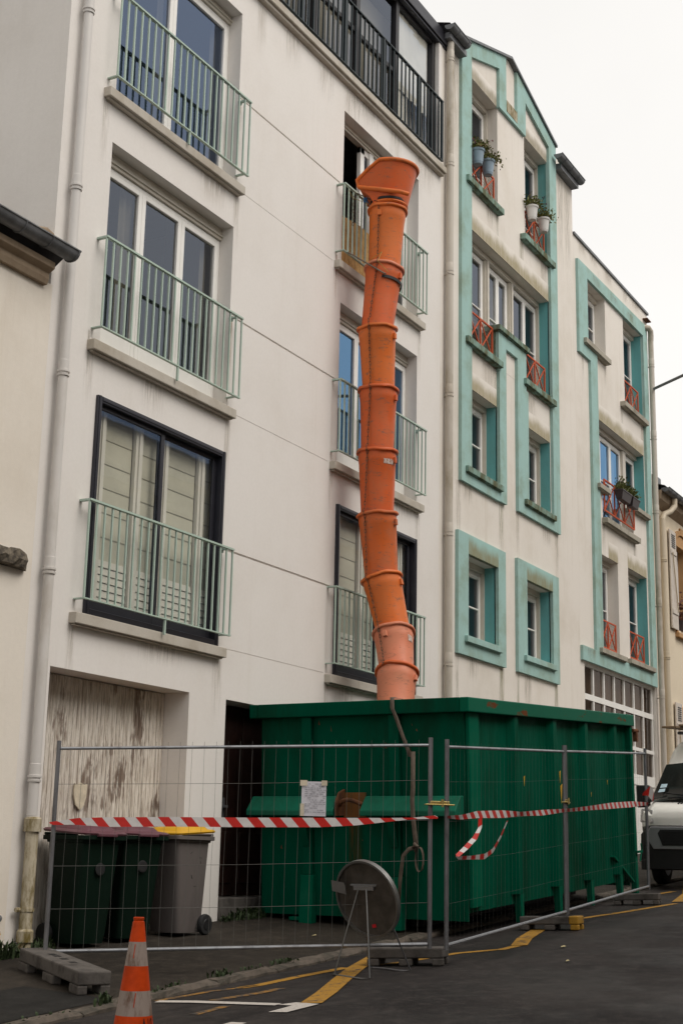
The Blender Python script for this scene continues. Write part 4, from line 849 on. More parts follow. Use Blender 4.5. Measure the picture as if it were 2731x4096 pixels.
# ================================================================== rubble chute
CH = [(17.09, -.60, 10.83), (17.05, -.58, 9.90), (16.92, -.55, 8.95), (16.99, -.55, 8.05), (16.98, -.55, 7.14), (17.01, -.55, 6.25), (17.07, -.60, 5.36), (17.06, -.80, 4.59), (16.88, -.95, 4.03), (16.52, -1.10, 3.20)]
CH = [Vector(p) for p in CH]
chute = empty('rubble_chute', CH[0], 'orange plastic rubble chute hanging from the top window into the green container', 'chute')
TOC = Vector((-.885, -.466, 0)); RT = Vector((.484, -.875, 0))
skin = ['chute_orange', 'chute_red', 'chute_orange', 'chute_red', 'chute_red', 'chute_orange_b', 'chute_orange', 'chute_faded', 'chute_faded']
for i in range(9):
    a, c = CH[i], CH[i + 1]; ax = (c - a).normalized(); L = (c - a).length + 0.10
    if i == 8: L = 0.95
    rt, rb = 0.262, 0.222
    prof = [(rt - .012, 0.0), (rt, 0.004), (rt + .004, 0.10), (rt - .004, 0.17), (rt - .006, 0.175), (rb + (rt - rb) * .45, L * .55), (rb, L), (rb - .012, L), (rt - .02, 0.02), (rt - .012, 0.0)]
    s_ = MB().lathe(prof, a, ax, 40).build('chute_section', skin[i], chute, smooth=True, angle=40)
    fl = [(rt - .005, -0.012), (rt + .028, -0.014), (rt + .036, 0.004), (rt + .034, 0.022), (rt + .022, 0.03), (rt - .002, 0.03)]
    f_ = MB(); f_.lathe(fl, a, ax, 40)
    for p in range(len(f_.v)):
        ang = (p % 40) / 40 * 2 * math.pi; f_.v[p] += ax * (0.006 * math.sin(3 * ang + i * 1.7) + 0.004 * math.sin(7 * ang + i))
    f_.build('flange', 'chute_faded' if i in (1, 7) else ('chute_red' if skin[i] == 'chute_faded' else skin[i]), s_, smooth=True, angle=50)
    # moulded lugs below the flange
    u = (RT - ax * RT.dot(ax)).normalized(); t = ax.cross(u)
    for phi in ((62, 180) if i not in (0, 7) else (-25, 150)):
        d = (TOC * math.cos(R(phi)) + RT * math.sin(R(phi))); d = (d - ax * d.dot(ax)).normalized(); sd_ = ax.cross(d)
        p = a + ax * 0.10 + d * (rt + .012)
        lg = MB(); lg.bar(p, p + ax * 0.085, 0.055, 0.04, tuple(d)); lg.build('lug', skin[i], s_, bevel=0.006)
# label sticker on the fifth length, small one near the foot
def sticker(i, along, phi, wdt, hgt):
    a, c = CH[i], CH[i + 1]; ax = (c - a).normalized(); q = MB(); vs = []; k = 6
    for j in range(k + 1):
        ph = R(phi + wdt * (j / k - .5)); d = TOC * math.cos(ph) + RT * math.sin(ph); d = (d - ax * d.dot(ax)).normalized()
        for h in (0, hgt): vs.append(a + ax * (along + h) + d * (0.262 - 0.035 * (along + h) + .004))
    q.add(vs, [(2 * j, 2 * j + 2, 2 * j + 3, 2 * j + 1) for j in range(k)]); return q.build('sticker', 'label_worn', chute)
m, n, l, b_ = newmat('label_worn')
f = ramp(n, l, noise(n, l, coords(n, l), 24, 6, .7), .45, .6); l.new(mixc(n, l, f, (0.55, .48, .43), (.33, .17, .12)), b_.inputs['Base Color']); b_.inputs['Roughness'].default_value = .7
sticker(4, 0.09, 40, 40, 0.12); sticker(7, 0.1, 52, 20, 0.13)
# intake hopper: rounded outside, open towards the window
hc = Vector((17.12, -0.62, 0)); mdir = Vector((-.25, .968, 0)); sdir = Vector((.968, .25, 0))
def ushape(z, r_, e, k=18):
    pts = [hc + sdir * r_ + mdir * e + Vector((0, 0, z))]
    for j in range(k + 1):
        a = math.pi * j / k; pts.append(hc + sdir * (r_ * math.cos(a)) - mdir * (r_ * math.sin(a)) + Vector((0, 0, z)))
    pts.append(hc - sdir * r_ + mdir * e + Vector((0, 0, z))); return pts
hop = MB(); Z = [(10.83, .245, .16), (10.98, .275, .24), (11.12, .31, .40), (11.22, .335, .42), (11.37, .37, .24), (11.49, .40, .06)]
ou = [ushape(*q) for q in Z]; inn = [ushape(z, r_ - .02, e) for z, r_, e in Z]
hop.loft(ou, close=False); hop.loft(inn, close=False)
k = len(ou[0])
hop.add(ou[-1] + inn[-1], [(j, j + 1, k + j + 1, k + j) for j in range(k - 1)])
hop.add(ou[0][:1] + ou[1][:1] + ou[2][:1] + ou[2][-1:] + ou[1][-1:] + ou[0][-1:], [(0, 1, 4, 5), (1, 2, 3, 4)])
hop = hop.build('hopper', 'chute_red', chute, smooth=True, angle=50)
MB().tube([p - Vector((0, 0, .01)) for p in ou[-1]], 0.03, 8).build('hopper_rim', 'chute_orange', hop, smooth=True, angle=60)
for e_ in (0, -1): MB().tube([ou[j][e_] for j in (5, 4, 3, 2)], 0.026, 8).build('mouth_edge', 'chute_orange', hop, smooth=True, angle=60)
MB().tube([ou[2][-1], ou[2][-1].lerp(hc - sdir * .30 - mdir * .22 + Vector((0, 0, 10.99)), .5) + Vector((0, 0, .005)), hc - sdir * .30 - mdir * .22 + Vector((0, 0, 10.99)), hc - sdir * .24 - mdir * .33 + Vector((0, 0, 10.97))], 0.034, 8).build('hopper_lip', 'chute_orange', hop, smooth=True, angle=60)
MB().lathe([(.24, 0), (.27, .0), (.285, .02), (.27, .045), (.24, .05)], (17.1, -.61, 10.87), n=36).build('hopper_collar', 'chute_orange', hop, smooth=True)
MB().lathe([(.262, 0), (.272, 0), (.272, .035), (.262, .035)], (17.1, -.61, 10.925), n=36).build('clamp_band', 'black_strap', hop, smooth=True)
# suspension chains, link by link
def chain(path, name, parent, link_l=0.066, wr=0.0042):
    pts = [Vector(p) for p in path]; b = MB(); seg = 0; dist = 0; k = 0
    total = [(pts[i + 1] - pts[i]).length for i in range(len(pts) - 1)]; T = sum(total); s_ = 0
    def at_(t):
        for i, q in enumerate(total):
            if t <= q: return pts[i].lerp(pts[i + 1], t / q), (pts[i + 1] - pts[i]).normalized()
            t -= q
        return pts[-1], (pts[-1] - pts[-2]).normalized()
    while s_ < T:
        p, d = at_(s_); u = RT if k % 2 == 0 else TOC; u = (u - d * u.dot(d)).normalized()
        hw, hl = 0.0115, link_l * .5
        loop = [p + d * (hl * math.cos(a)) * (1 if abs(math.cos(a)) > .5 else 1) + u * (hw * math.sin(a)) for a in [2 * math.pi * j / 8 for j in range(8)]]
        b.tube(loop, wr, 5, closed=True); s_ += link_l * .78; k += 1
    return tag(b.build(name, 'chain_steel', parent), kind='stuff')
PH = [28, 22, 25, 25, 30, 40, 48, 45, 35]
def surf(i, along, phi, ex=.02):
    a, c = CH[i], CH[i + 1]; ax = (c - a).normalized(); d = TOC * math.cos(R(-phi)) + RT * math.sin(R(-phi)); d = (d - ax * d.dot(ax)).normalized()
    return a + ax * along + d * (0.262 - 0.045 * along + ex)
for i in range(8):
    L = (CH[i + 1] - CH[i]).length
    chain([surf(i, .05, PH[i]), surf(i, L * .5, (PH[i] + PH[i + 1]) / 2, .03), surf(i, L - .06, PH[i + 1], .05), surf(i, L - .0, PH[i + 1], .085), surf(i + 1, .05, PH[i + 1], .03)], 'chain', chute)
chain([(16.95, -.18, 11.15), (16.85, -.40, 10.98), (16.82, -.58, 10.88)], 'chain', chute); chain([(16.78, -.2, 11.0), (16.78, -.2, 10.55)], 'chain', chute)
bb = MB()
for k in range(9): bb.tube([(16.86 + random.uniform(-.04, .04), -.36 + random.uniform(-.04, .04), 10.97 + random.uniform(-.04, .04)) for _ in range(4)], .006, 5)
bb.build('blue_knot', 'blue_rope', chute, smooth=True)
MB().tube([(17.5, -.16, 10.1), (17.0, -.3, 10.0), (16.75, -.55, 9.98), (16.7, -.72, 10.02), (16.62, -.70, 9.85), (16.75, -.8, 9.72)], .004, 5).build('yellow_cord', 'yellow_cord', chute); MB().tube([(16.7, -.16, 11.1), (16.85, -.14, 11.05), (17.2, -.3, 11.03)], .004, 5).build('yellow_cord', 'yellow_cord', chute)
MB().bar((16.72, -.16, 10.13), (16.755, -.75, 9.70), .012, .05, (1, 0, 0.4)).build('web_strap', 'strap_web', chute)
MB().lathe([(.268, 0), (.278, 0), (.278, .045), (.268, .045)], CH[1] + (CH[2] - CH[1]).normalized() * .22, (CH[2] - CH[1]).normalized(), 36, R(35), R(155)).build('dark_band', 'black_strap', chute, smooth=True)

dirty('rust_faint', (0.004, 0.045, 0.02), (0.08, 0.04, 0.012), 0.8, lo=0.5, hi=0.7, scale=6, stretch=(1, 1, 0.08), spec=.1)
# ================================================================== green waste container, standing along the slope
TH = math.atan(0.062); O_ = Vector((14.86, -2.95, 0.80))
CM = Matrix.Translation(O_) @ Matrix(((math.cos(TH), 0, -math.sin(TH), 0), (0, 1, 0, 0), (math.sin(TH), 0, math.cos(TH), 0), (0, 0, 0, 1)))
con = empty('waste_container', (17.9, -1.5, 1.0), 'big green ribbed steel waste container below the orange chute', 'container')
Lc, Wc_, Hc = 6.02, 2.90, 2.61
def CB(): return MB(CM)
# rim: box section on four sides
rim = CB(); rim.box(0, Lc, 0, 0.11, Hc - .165, Hc); rim.build('rim', 'container_rim', con, bevel=.012)
CB().box(0, 0.11, 0.112, Wc_ - .112, Hc - .165, Hc).build('rim', 'container_green', con, bevel=.012)
CB().box(0, Lc, Wc_ - .11, Wc_, Hc - .165, Hc).build('rim', 'container_green', con, bevel=.012)
CB().box(Lc - .11, Lc, 0.112, Wc_ - .112, Hc - .165, Hc).build('rim', 'container_green', con, bevel=.012)
zt = Hc - .166
# side sheets
sdp = CB(); sdp.box(0.142, Lc - .03, 0.1115, 0.125, 0.25, zt + .12); sdp.build('side_panel', 'container_green', con)
CB().box(0.14, Lc - .03, Wc_ - .125, Wc_ - .115, 0.34, zt).build('side_panel', 'container_green', con)
CB().box(0.1115, 0.14, 0.1125, Wc_ - .1125, 0.16, zt + .12).build('end_panel', 'container_green', con)
CB().box(Lc - .14, Lc - .13, 0.126, Wc_ - .126, 0.16, zt).build('end_panel', 'container_green', con)
CB().box(0.141, Lc - .141, 0.127, Wc_ - .127, 0.36, 0.40).build('floor', 'container_green', con)
[CB().box(0.6, Lc - .3, q, q + .15, 0.03, 0.34).build('skid', 'van_black', con) for q in (.9, Wc_ - 1.05)]
# corner post and ribs on the long side, tapering into feet
CB().box(0.142, 0.42, 0.06, 0.1105, 0.30, zt).build('corner_post', 'container_worn', con, bevel=.01)
for u in (1.52, 2.82, 4.03, 5.26):
    r_ = CB(); r_.prism([(0.0, 0.0), (0.09, -.075), (0.21, -.075), (0.30, 0.0)], 0.36, zt, 'z')
    r_.M = CM @ Matrix.Translation((u - .18, .111, 0))
    r_ = r_.build('rib', 'container_green', con, bevel=.006)
    CB().prism([(u - .06, 0.36), (u + .06, 0.36), (u + .05, 0.03), (u - .03, 0.03)], 0.04, 0.12).build('rib_foot', 'container_worn', r_, bevel=.006)
CB().box(Lc - .12, Lc - .02, 0.03, 0.12, 0.05, zt).build('rear_post', 'container_worn', con, bevel=.01)
CB().bar((5.0, .09, .62), (5.85, .09, .22), .03, .09, (0, 1, 0)).build('brace', 'container_worn', con)
CB().tube([(5.98, 0.02, 2.38), (6.14, 0.0, 2.38)], .03, 10).box(6.05, 6.12, -.02, .04, 2.22, 2.36).build('door_hinge', 'rust', con, smooth=True)
CB().box(5.9, 6.12, -.01, .03, .62, .65).tube([(6.0, 0, .5), (6.1, 0, .66), (6.08, 0, .75)], .012, 6).build('door_latch', 'container_worn', con)
# front end: two uprights, sloped cross bar in two lengths, lifting hook
for v0 in (0.90, 2.06):
    r_ = CB(); r_.box(0.04, 0.111, v0, v0 + .13, 0.62, zt); r_ = r_.build('end_rib', 'container_green', con, bevel=.008)
    CB().prism([(0.111, 0.04), (0.111, 0.619), (0.04, 0.619), (-.02, .04)], v0 - .02, v0 + .15, 'y').box(0.02, .11, v0 + .151, v0 + .3, 0.10, 0.14).build('end_foot', 'container_worn', r_, bevel=.008)
    CB().prism([(0.039, 0.95), (0.039, 1.28), (-.10, 1.28), (0.02, 0.95)], v0 + .02, v0 + .11, 'y').build('gusset', 'container_green', r_)
for v0, v1 in ((0.13, 1.33), (1.68, 2.86)):
    CB().prism([(0.111, 1.30), (-.13, 1.30), (-.13, 1.36), (0.02, 1.52), (0.111, 1.52)], v0, v1, 'y').build('cross_bar', 'container_top', con, bevel=.01)
CB().box(0.085, 0.111, 1.36, 1.65, 1.28, 1.56).build('hook_plate', 'rust_stain', con)
CB().tube([(0.1, 1.66, 1.42)] + [(0.0 - .1 * math.sin(math.pi * j / 8), 1.66 - .32 * j / 8, 1.42 + .06 * math.sin(math.pi * j / 8)) for j in range(9)] + [(0.1, 1.34, 1.42)], .026, 10).build('lifting_hook', 'rust', con, smooth=True)
CB().prism([(-.1, 1.3), (.111, 1.3), (.111, 1.6), (-.02, 1.56), (-.1, 1.45)], 1.64, 1.67, 'y').build('hook_cheek', 'rust', con)
CB().box(0.107, 0.113, 1.42, 1.60, 0.5, 1.27).build('rust_run', 'rust_faint', con)
for k in range(14):    # small chips of bare metal and yellow marks
    v_ = random.uniform(.25, 2.6); z = random.uniform(.7, 2.35)
    CB().prism([(v_, z), (v_ + random.uniform(.008, .03), z + .01), (v_ + .015, z + random.uniform(.03, .14))], .1075, .1125, 'x').build('paint_chip', 'rust', con)
for u, z, s_ in ((1.86, 1.72, .07), (3.1, 1.78, .09), (3.12, 1.6, .14), (4.3, 1.5, .035), (5.0, 1.66, .035)):
    CB().prism([(u, z), (u + s_ * .5, z + s_ * .2), (u + s_ * .12, z - s_ * 1.6)], .108, .113, 'y').build('yellow_mark', 'lid_yellow', con)
# lashing strap over the front rim
st = empty('lashing_strap', (14.6, -2.1, 3.4), 'grey-brown webbing strap hanging over the container front rim with a knot', 'strap')
def ribbon(path, w_, wdir, mat, name, parent, thick=.004):
    b = MB(); wd = [Vector(wdir)] * len(path) if not isinstance(wdir, list) else [Vector(q) for q in wdir]
    vs = []
    for p, q in zip(path, wd): p = Vector(p); q = q.normalized(); vs += [p - q * w_ / 2, p + q * w_ / 2]
    b.add(vs, [(2 * i, 2 * i + 2, 2 * i + 3, 2 * i + 1) for i in range(len(path) - 1)])
    o = b.build(name, mat, parent, smooth=True, angle=60); so = o.modifiers.new('thick', 'SOLIDIFY'); so.thickness = thick; return o
ribbon([(15.1, -1.98, 3.44), (14.80, -2.0, 3.435), (14.67, -2.01, 3.42), (14.66, -2.02, 3.3), (14.68, -2.06, 3.2), (14.66, -2.15, 3.0), (14.62, -2.28, 2.74)], .055, (0, 1, .25), 'strap_web', 'strap_run', st)
ribbon([(14.60, -2.32, 2.80), (14.595, -2.325, 2.4), (14.59, -2.32, 2.25), (14.59, -2.33, 2.1), (14.59, -2.36, 1.86), (14.59, -2.38, 1.74)], .055, (0, 1, 0), 'strap_web', 'strap_run', st)
lp = [(14.6 + .02 * math.sin(t), -2.41 + .055 * math.sin(t), 1.62 + .13 * math.cos(t)) for t in [2 * math.pi * j / 16 for j in range(17)]]
ribbon(lp, .045, (1, 0, 0.2), 'strap_web', 'strap_loop', st)
ribbon([(14.6, -2.36, 1.75), (14.6, -2.28, 1.73), (14.6, -2.21, 1.66), (14.61, -2.17, 1.40), (14.62, -2.16, 1.15)], .045, [(0, .3, 1), (0, .5, 1), (0, 1, .4), (0, 1, 0), (.5, .8, 0)], 'strap_web', 'strap_tail', st)
MB().tube([(14.59, -2.35, 1.79), (14.57, -2.40, 1.76), (14.58, -2.37, 1.71), (14.6, -2.33, 1.75), (14.58, -2.38, 1.78)], .02, 8).build('knot', 'strap_web', st, smooth=True)

# ================================================================== temporary mesh fence
def fence_panel(A_, B_, zA, zB, label, mirror=False, hgt=1.88, thin=1.0):
    A_ = Vector((*A_, zA)); B_ = Vector((*B_, zB)); d = (B_ - A_); L = math.hypot(d.x, d.y)
    root = empty('mesh_fence', (A_ + B_) / 2, label, 'fence', 'mesh fence panels round the container')
    M0 = 'galvanised_dull'
    for p in (A_, B_): MB().tube([p, p + Vector((0, 0, hgt))], .021, 10).build('post', M0, root, smooth=True)
    e = d.normalized()
    for z in (.04, hgt - .07):
        MB().tube([A_ + Vector((0, 0, z)) + e * .02, B_ + Vector((0, 0, z)) - e * .02], .0165 if z < 1 else .014, 8).build('cross_tube', 'galvanised', root, smooth=True)
    w_ = MB(); k = int(L / .108)
    out_ = Vector((e.y, -e.x, 0)).normalized() * .012
    for i in range(1, k):
        p = A_ + d * (i / k); j = random.uniform(-.006, .006) * Vector((e.x, e.y, 0))
        w_.tube([p + Vector((0, 0, .03)), p + Vector((0, 0, .7)) + j, p + Vector((0, 0, 1.25)) - j, p + Vector((0, 0, hgt - .02))], .0015 * thin, 4, caps=False)
    for z in (.40, .77, 1.13, 1.49):
        w_.tube([A_ + Vector((0, 0, z)) + out_ * .4, (A_ + B_) / 2 + Vector((0, 0, z - .012)) + out_ * .4, B_ + Vector((0, 0, z)) + out_ * .4], .0018 * thin, 4, caps=False)
    tag(w_.build('wire_mesh', 'wire', root), kind='stuff')
    return root
p1A, p1B = (10.24, -.88), (12.10, -3.73); p2A, p2B = (12.20, -3.85), (15.72, -3.69); p3A, p3B = (15.82, -3.67), (19.42, -3.50)
fence_panel(p1A, p1B, .72, .84, 'mesh fence panel in front of the wheeled bins, with a paper notice')
fence_panel(p2A, p2B, .83, 1.05, 'mesh fence panel behind the hanging tape loop, beside the container', thin=.38)
fence_panel(p3A, p3B, 1.06, 1.30, 'farthest mesh fence panel, ending beside the white van', thin=.38)
for (x, y, z, dx, dy), lb in (((12.15, -3.80, 2.11, .12, -.14), 'brass-coloured clamp joining the two posts in front of the container bar'), ((15.77, -3.69, 2.29, .13, .02), 'small clamp joining the two far fence posts along the container')):
    c_ = empty('tube_clamp', (x, y, z), lb, 'clamp', 'fence clamps'); v_ = Vector((dx, dy, 0))
    MB().bar(Vector((x, y, z)) - v_ * .75, Vector((x, y, z)) + v_ * .75, .06, .012).bar(Vector((x, y, z + .02)) - v_ * .5, Vector((x, y, z + .02)) + v_ * .5, .03, .025).build('clamp_plate', 'brass', c_, bevel=.004)
    MB().tube([(x, y - .03, z - .02), (x, y - .03, z + .05)], .012, 6).build('bolt', 'brass', c_)
# block feet
def block(p, q, wdt, h, label, z0=None, end=None):
    p = Vector(p); q = Vector(q); L = (q - p).length; ex = (q - p).normalized(); ey = Vector((0, 0, 1)).cross(ex).normalized(); ez = ex.cross(ey)
    M_ = Matrix.Translation(p) @ Matrix((ex, ey, ez)).transposed().to_4x4(); bmk = lambda: MB(M_)
    root = empty('concrete_block', (p + q) / 2, label, 'concrete block', 'fence feet')
    hw = wdt / 2; t = h * .6
    for a, c in ((0, L * .16), (L * .42, L * .60), (L * .86, L)):
        [bmk().box(a, c, u_, u_ + wdt * .3, 0, h - t).build('leg', end if end and a > L * .8 else 'concrete', root, bevel=.012) for u_ in (-hw, hw - wdt * .3)]
    s = bmk().box(0, L * (.84 if end else 1), -hw, hw, h - t + .001, h); s = s.build('slab', 'concrete', root, bevel=.014)
    if end: bmk().box(L * .842, L, -hw - .003, hw + .003, h - t + .001, h + .003).build('cap', end, root, bevel=.014)
    for a in (.28, .36, .48, .62): bmk().box(L * a, L * a + .07, -.03, .03, h - .002, h + .002).build('socket', 'van_black', s)
    return root
block((10.26, -.74, gz(10.2, -.8)), (9.56, -1.98, gz(9.56, -1.98)), .28, .185, 'concrete fence foot on the pavement by the traffic cone')
block((12.36, -3.0, gz(12.36, -3.0)), (12.52, -3.70, gz(12.5, -3.7)), .28, .16, 'concrete fence foot on the road behind the round sign')
block((15.90, -3.10, gz(15.9, -3.1)), (15.96, -3.78, gz(15.96, -3.78)), .26, .15, 'fence foot with a yellow end beside the far container rib', end='concrete_yellow')
block((19.5, -3.0, gz(19.5, -3.0)), (19.6, -3.6, gz(19.6, -3.6)), .26, .15, 'last fence foot near the white van')

# ================================================================== red and white barrier tape
def tape(path, w_, label, wd=None, step=.20, slant=.075, name='barrier_tape'):
    """stripes are alternate slanted pieces of the band; wd gives the width direction along the run"""
    pts = [Vector(p) for p in path]; tot = [(pts[i + 1] - pts[i]).length for i in range(len(pts) - 1)]; T = sum(tot)
    def at_(t):
        t = max(0, min(T, t))
        for i, q in enumerate(tot):
            if t <= q + 1e-9: return pts[i].lerp(pts[i + 1], t / q), i + t / q
            t -= q
        return pts[-1], len(tot)
    def wv(u):
        if wd is None: return Vector((0, 0, 1))
        i = min(int(u), len(wd) - 2); return (Vector(wd[i]).lerp(Vector(wd[i + 1]), u - i))
    b = MB(); s_ = 0; k = 0; rows = 3
    while s_ < T:
        e = min(T, s_ + step / 2); b.cur = k % 2
        sub = 4
        for a in range(sub):
            ta, tb = s_ + (e - s_) * a / sub, s_ + (e - s_) * (a + 1) / sub; vs = []
            for r_ in range(rows + 1):
                f_ = r_ / rows - .5
                for t_ in (ta, tb):
                    p, u = at_(t_ + slant * f_ * -1); wv_ = wv(u); vs.append(p + wv_ * (w_ * f_))
            b.add(vs, [(2 * r_, 2 * r_ + 1, 2 * r_ + 3, 2 * r_ + 2) for r_ in range(rows)])
        s_ = e; k += 1
    o = b.build(name, ['tape_red', 'tape_white'], None, org=pts[0], smooth=True, angle=70)
    return tag(o, label, 'tape', 'barrier tapes')
off = Vector((-.84, -.55, 0)) * .035
def P1(t, z): return Vector((10.24 + 1.86 * t, -.88 - 2.85 * t, z)) + off
Zv = (0, 0, 1)
tape([P1(-.01, 1.86), P1(.06, 1.885), P1(.14, 1.885), P1(.3, 1.90), P1(.5, 1.91), P1(.7, 1.925), P1(.8, 1.94), P1(.88, 1.96), P1(.95, 1.98), P1(1.02, 2.0)], .085, 'long red and white tape stretched across the panel with the notice',
     [(0, 0, .3), (.1, -.2, .7), Zv, Zv, Zv, Zv, (.1, -.1, .8), (.2, -.3, .45), (.2, -.3, .2), (.1, -.1, .4)])
def P2(t, z): return Vector((12.2 + 3.52 * t, -3.88 + .16 * t, z))
tape([P2(-.02, 2.0), P2(.08, 2.01), P2(.2, 2.05), P2(.4, 2.08), P2(.55, 2.10), P2(.75, 2.14), P2(1.0, 2.20), (16.6, -3.68, 2.26), (17.6, -3.62, 2.33), (18.6, -3.56, 2.39), (19.42, -3.53, 2.43)], .075, 'red and white tape running along the container side past the fence clamps',
     [(0, -.3, .3), (0, -.2, .6), (0, 0, .9), Zv, (0, -.3, .6), (0, 0, .8), (0, -.3, .5), (0, -.2, .7), Zv, Zv, (0, -.3, .5)])
tape([(12.99, -3.84, 2.05), (12.96, -3.85, 1.93), (12.82, -3.86, 1.83), (12.6, -3.87, 1.74), (12.38, -3.87, 1.655), (12.40, -3.88, 1.64), (12.7, -3.87, 1.645), (13.05, -3.86, 1.66), (13.3, -3.84, 1.72), (13.52, -3.83, 1.86), (13.72, -3.82, 2.02)], .06, 'loose loop of red and white tape dangling in front of the container',
     [(1, -.2, 0), (.9, -.3, .2), (.6, -.4, -.4), (.5, -.4, -.5), (.2, -.5, -.3), (.1, -.3, .5), (.1, -.2, .6), (-.1, -.2, .9), (-.5, -.2, .7), (-.8, -.2, .3), (-.9, -.2, .1)], .22, .02)
tape([(19.1, -3.55, 2.55), (19.25, -3.6, 2.60), (19.4, -3.6, 2.53), (19.48, -3.58, 2.47)], .14, 'bunched red end of tape knotted to the last fence post', [(0, -.2, .3), (.1, -.3, 1), (.1, -.2, .8), (0, -.1, .2)], .34, .04)
# paper notice in a plastic sleeve
no = empty('paper_notice', P1(.66, 1.98), 'sheet of printed paper in a plastic sleeve taped to the fence', 'notice')
ne = Vector((1.86, -2.85, 0)).normalized(); nb_ = Vector((11.51, -2.83, 1.98)) + off * .8
def nq(u0, u1, z0, z1, lift, nm, mt):
    q = off.normalized() * lift; MB().add([nb_ + ne * u0 + Vector((0, 0, z0)) + q, nb_ + ne * u1 + Vector((0, 0, z0)) + q, nb_ + ne * u1 + Vector((0, 0, z1)) + q * (1.0), nb_ + ne * u0 + Vector((0, 0, z1)) + q], [(0, 1, 2, 3)]).build(nm, mt, no)
b = MB(); vs = []
for i in range(5):
    for j in range(5): vs.append(nb_ + ne * (.225 * i / 4 - .11) + Vector((0, 0, .31 * j / 4)) + off.normalized() * (.004 * math.sin(i * 1.9 + j)))
b.add(vs, [(i * 5 + j, (i + 1) * 5 + j, (i + 1) * 5 + j + 1, i * 5 + j + 1) for i in range(4) for j in range(4)]); b.build('sheet', 'paper', no, smooth=True)
pr = MB()
for r_ in range(15):
    z = .285 - r_ * .018; u = -.08
    while u < .09:
        L = random.uniform(.01, .035)
        if random.random() < .7: q = off.normalized() * .009; pr.add([nb_ + ne * u + Vector((0, 0, z)) + q, nb_ + ne * (u + L) + Vector((0, 0, z)) + q, nb_ + ne * (u + L) + Vector((0, 0, z + .006)) + q, nb_ + ne * u + Vector((0, 0, z + .006)) + q], [(0, 1, 2, 3)])
        u += L + .008
tag(pr.build('print', 'ink', no), kind='stuff')
nq(-.125, -.06, .27, .32, .012, 'adhesive_tape', 'paper_dirty'); nq(.07, .122, .275, .32, .012, 'adhesive_tape', 'paper_dirty'); nq(-.12, -.085, .0, .11, .012, 'adhesive_tape', 'paper_dirty')

# ================================================================== round road sign seen from behind
sg = empty('round_sign', (11.7, -3.3, .68), 'round metal road sign on a bent-wire stand, its bare back turned to us', 'sign')
sn = Vector((-.95, .20, -.32)).normalized(); scn = Vector((11.73, -3.29, 1.265))
MB().lathe([(0, 0), (.33, 0), (.345, .004), (.345, -.02), (0, -.02)], scn, sn, 48).build('disc', 'sign_back', sg, smooth=True, angle=30)
MB().lathe([(.333, .0), (.333, .022), (.353, .022), (.353, -.024), (.34, -.024)], scn, sn, 48).build('rolled_rim', 'sign_rim', sg, smooth=True, angle=40)
sy = Vector((0, -1, 0)); su = sn.cross(sy).normalized(); su = su if su.z > 0 else -su
pt = lambda a, c, o=.0: scn + sy * a + su * c + sn * o
br = MB(); br.bar(pt(-.10, .11, .02), pt(.10, .11, .02), .035, .05, tuple(sn)); br.bar(pt(-.13, .135, .03), pt(.13, .135, .03), .012, .02, tuple(sn)); br.build('bracket', 'galvanised', sg)
gq = lambda x, y: Vector((x, y, gz(x, y) + .012))
MB().tube([pt(-.05, .10, .04), gq(11.62, -3.03), gq(11.55, -3.06), gq(11.33, -3.45), gq(11.37, -3.52), pt(.03, .10, .04)], .0075, 8).build('front_legs', 'sign_rim', sg, smooth=True, angle=80)
MB().tube([pt(-.06, .06, -.03), gq(12.12, -3.12), gq(12.08, -3.2), gq(12.02, -3.36), gq(11.93, -3.52), gq(11.98, -3.6), pt(.1, .06, -.03)], .0075, 8).build('rear_legs', 'galvanised_dull', sg, smooth=True, angle=80)
vs_ = [pt(-.33, .17, .024), pt(-.2, .15, .024), pt(-.19, .04, .024), pt(-.335, .07, .024)]
MB().add(vs_, [(0, 1, 2, 3)]).build('tape_patch', 'grey_plastic', sg)
for a, c in ((.25, -.16), (.03, -.26)): MB().add([pt(a, c, .024), pt(a + .04, c + .01, .024), pt(a + .035, c + .04, .024), pt(a - .005, c + .03, .024)], [(0, 1, 2, 3)]).build('red_smear', 'red_reflect', sg)

# ================================================================== traffic cone
kx, ky = 7.66, -3.80; kz = gz(kx, ky)
ko = empty('traffic_cone', (kx, ky, kz), 'orange traffic cone with two scuffed white bands in the foreground', 'cone')
rad = lambda z: .033 + (1.2165 - z) * .139
bands = [('cone_orange', kz + .03, .626), ('cone_white', .626, .774), ('cone_orange', .774, .922), ('cone_white', .922, 1.068), ('cone_orange', 1.068, 1.189)]
cb = MB(); mats_ = ['cone_orange', 'cone_white']
for mt, z0, z1 in bands:
    cb.cur = mats_.index(mt); cb.lathe([(rad(z0), z0), (rad(z1), z1)], (kx, ky, 0), n=40)
cb.cur = 0; cb.lathe([(rad(1.189), 1.189), (.031, 1.193), (.033, 1.2), (.035, 1.212), (.032, 1.2175), (.022, 1.217), (.020, 1.16)], (kx, ky, 0), n=40)
cb.build('cone_body', mats_, ko, smooth=True, angle=30)
MB().box(kx - .2, kx + .2, ky - .2, ky + .2, kz + .004, kz + .035).build('cone_base', 'rubber', ko, bevel=.02)
tc = bpy.data.curves.new('txt', 'FONT'); tc.body = 'A10'; tc.size = .16
to = bpy.data.objects.new('txt', tc); COL.objects.link(to); dg = bpy.context.evaluated_depsgraph_get(); dg.update()
tm = bpy.data.meshes.new_from_object(to.evaluated_get(dg)); bpy.data.objects.remove(to)
phi0 = math.atan2(-9.5 - ky, 0 - kx)          # towards the camera
for v_ in tm.vertices:
    x_, y_ = v_.co.x, v_.co.y; z = .505 + y_; r_ = rad(z) + .0015; a = phi0 + R(24) + x_ * 2.9
    v_.co = Vector((r_ * math.cos(a), r_ * math.sin(a), z - kz))
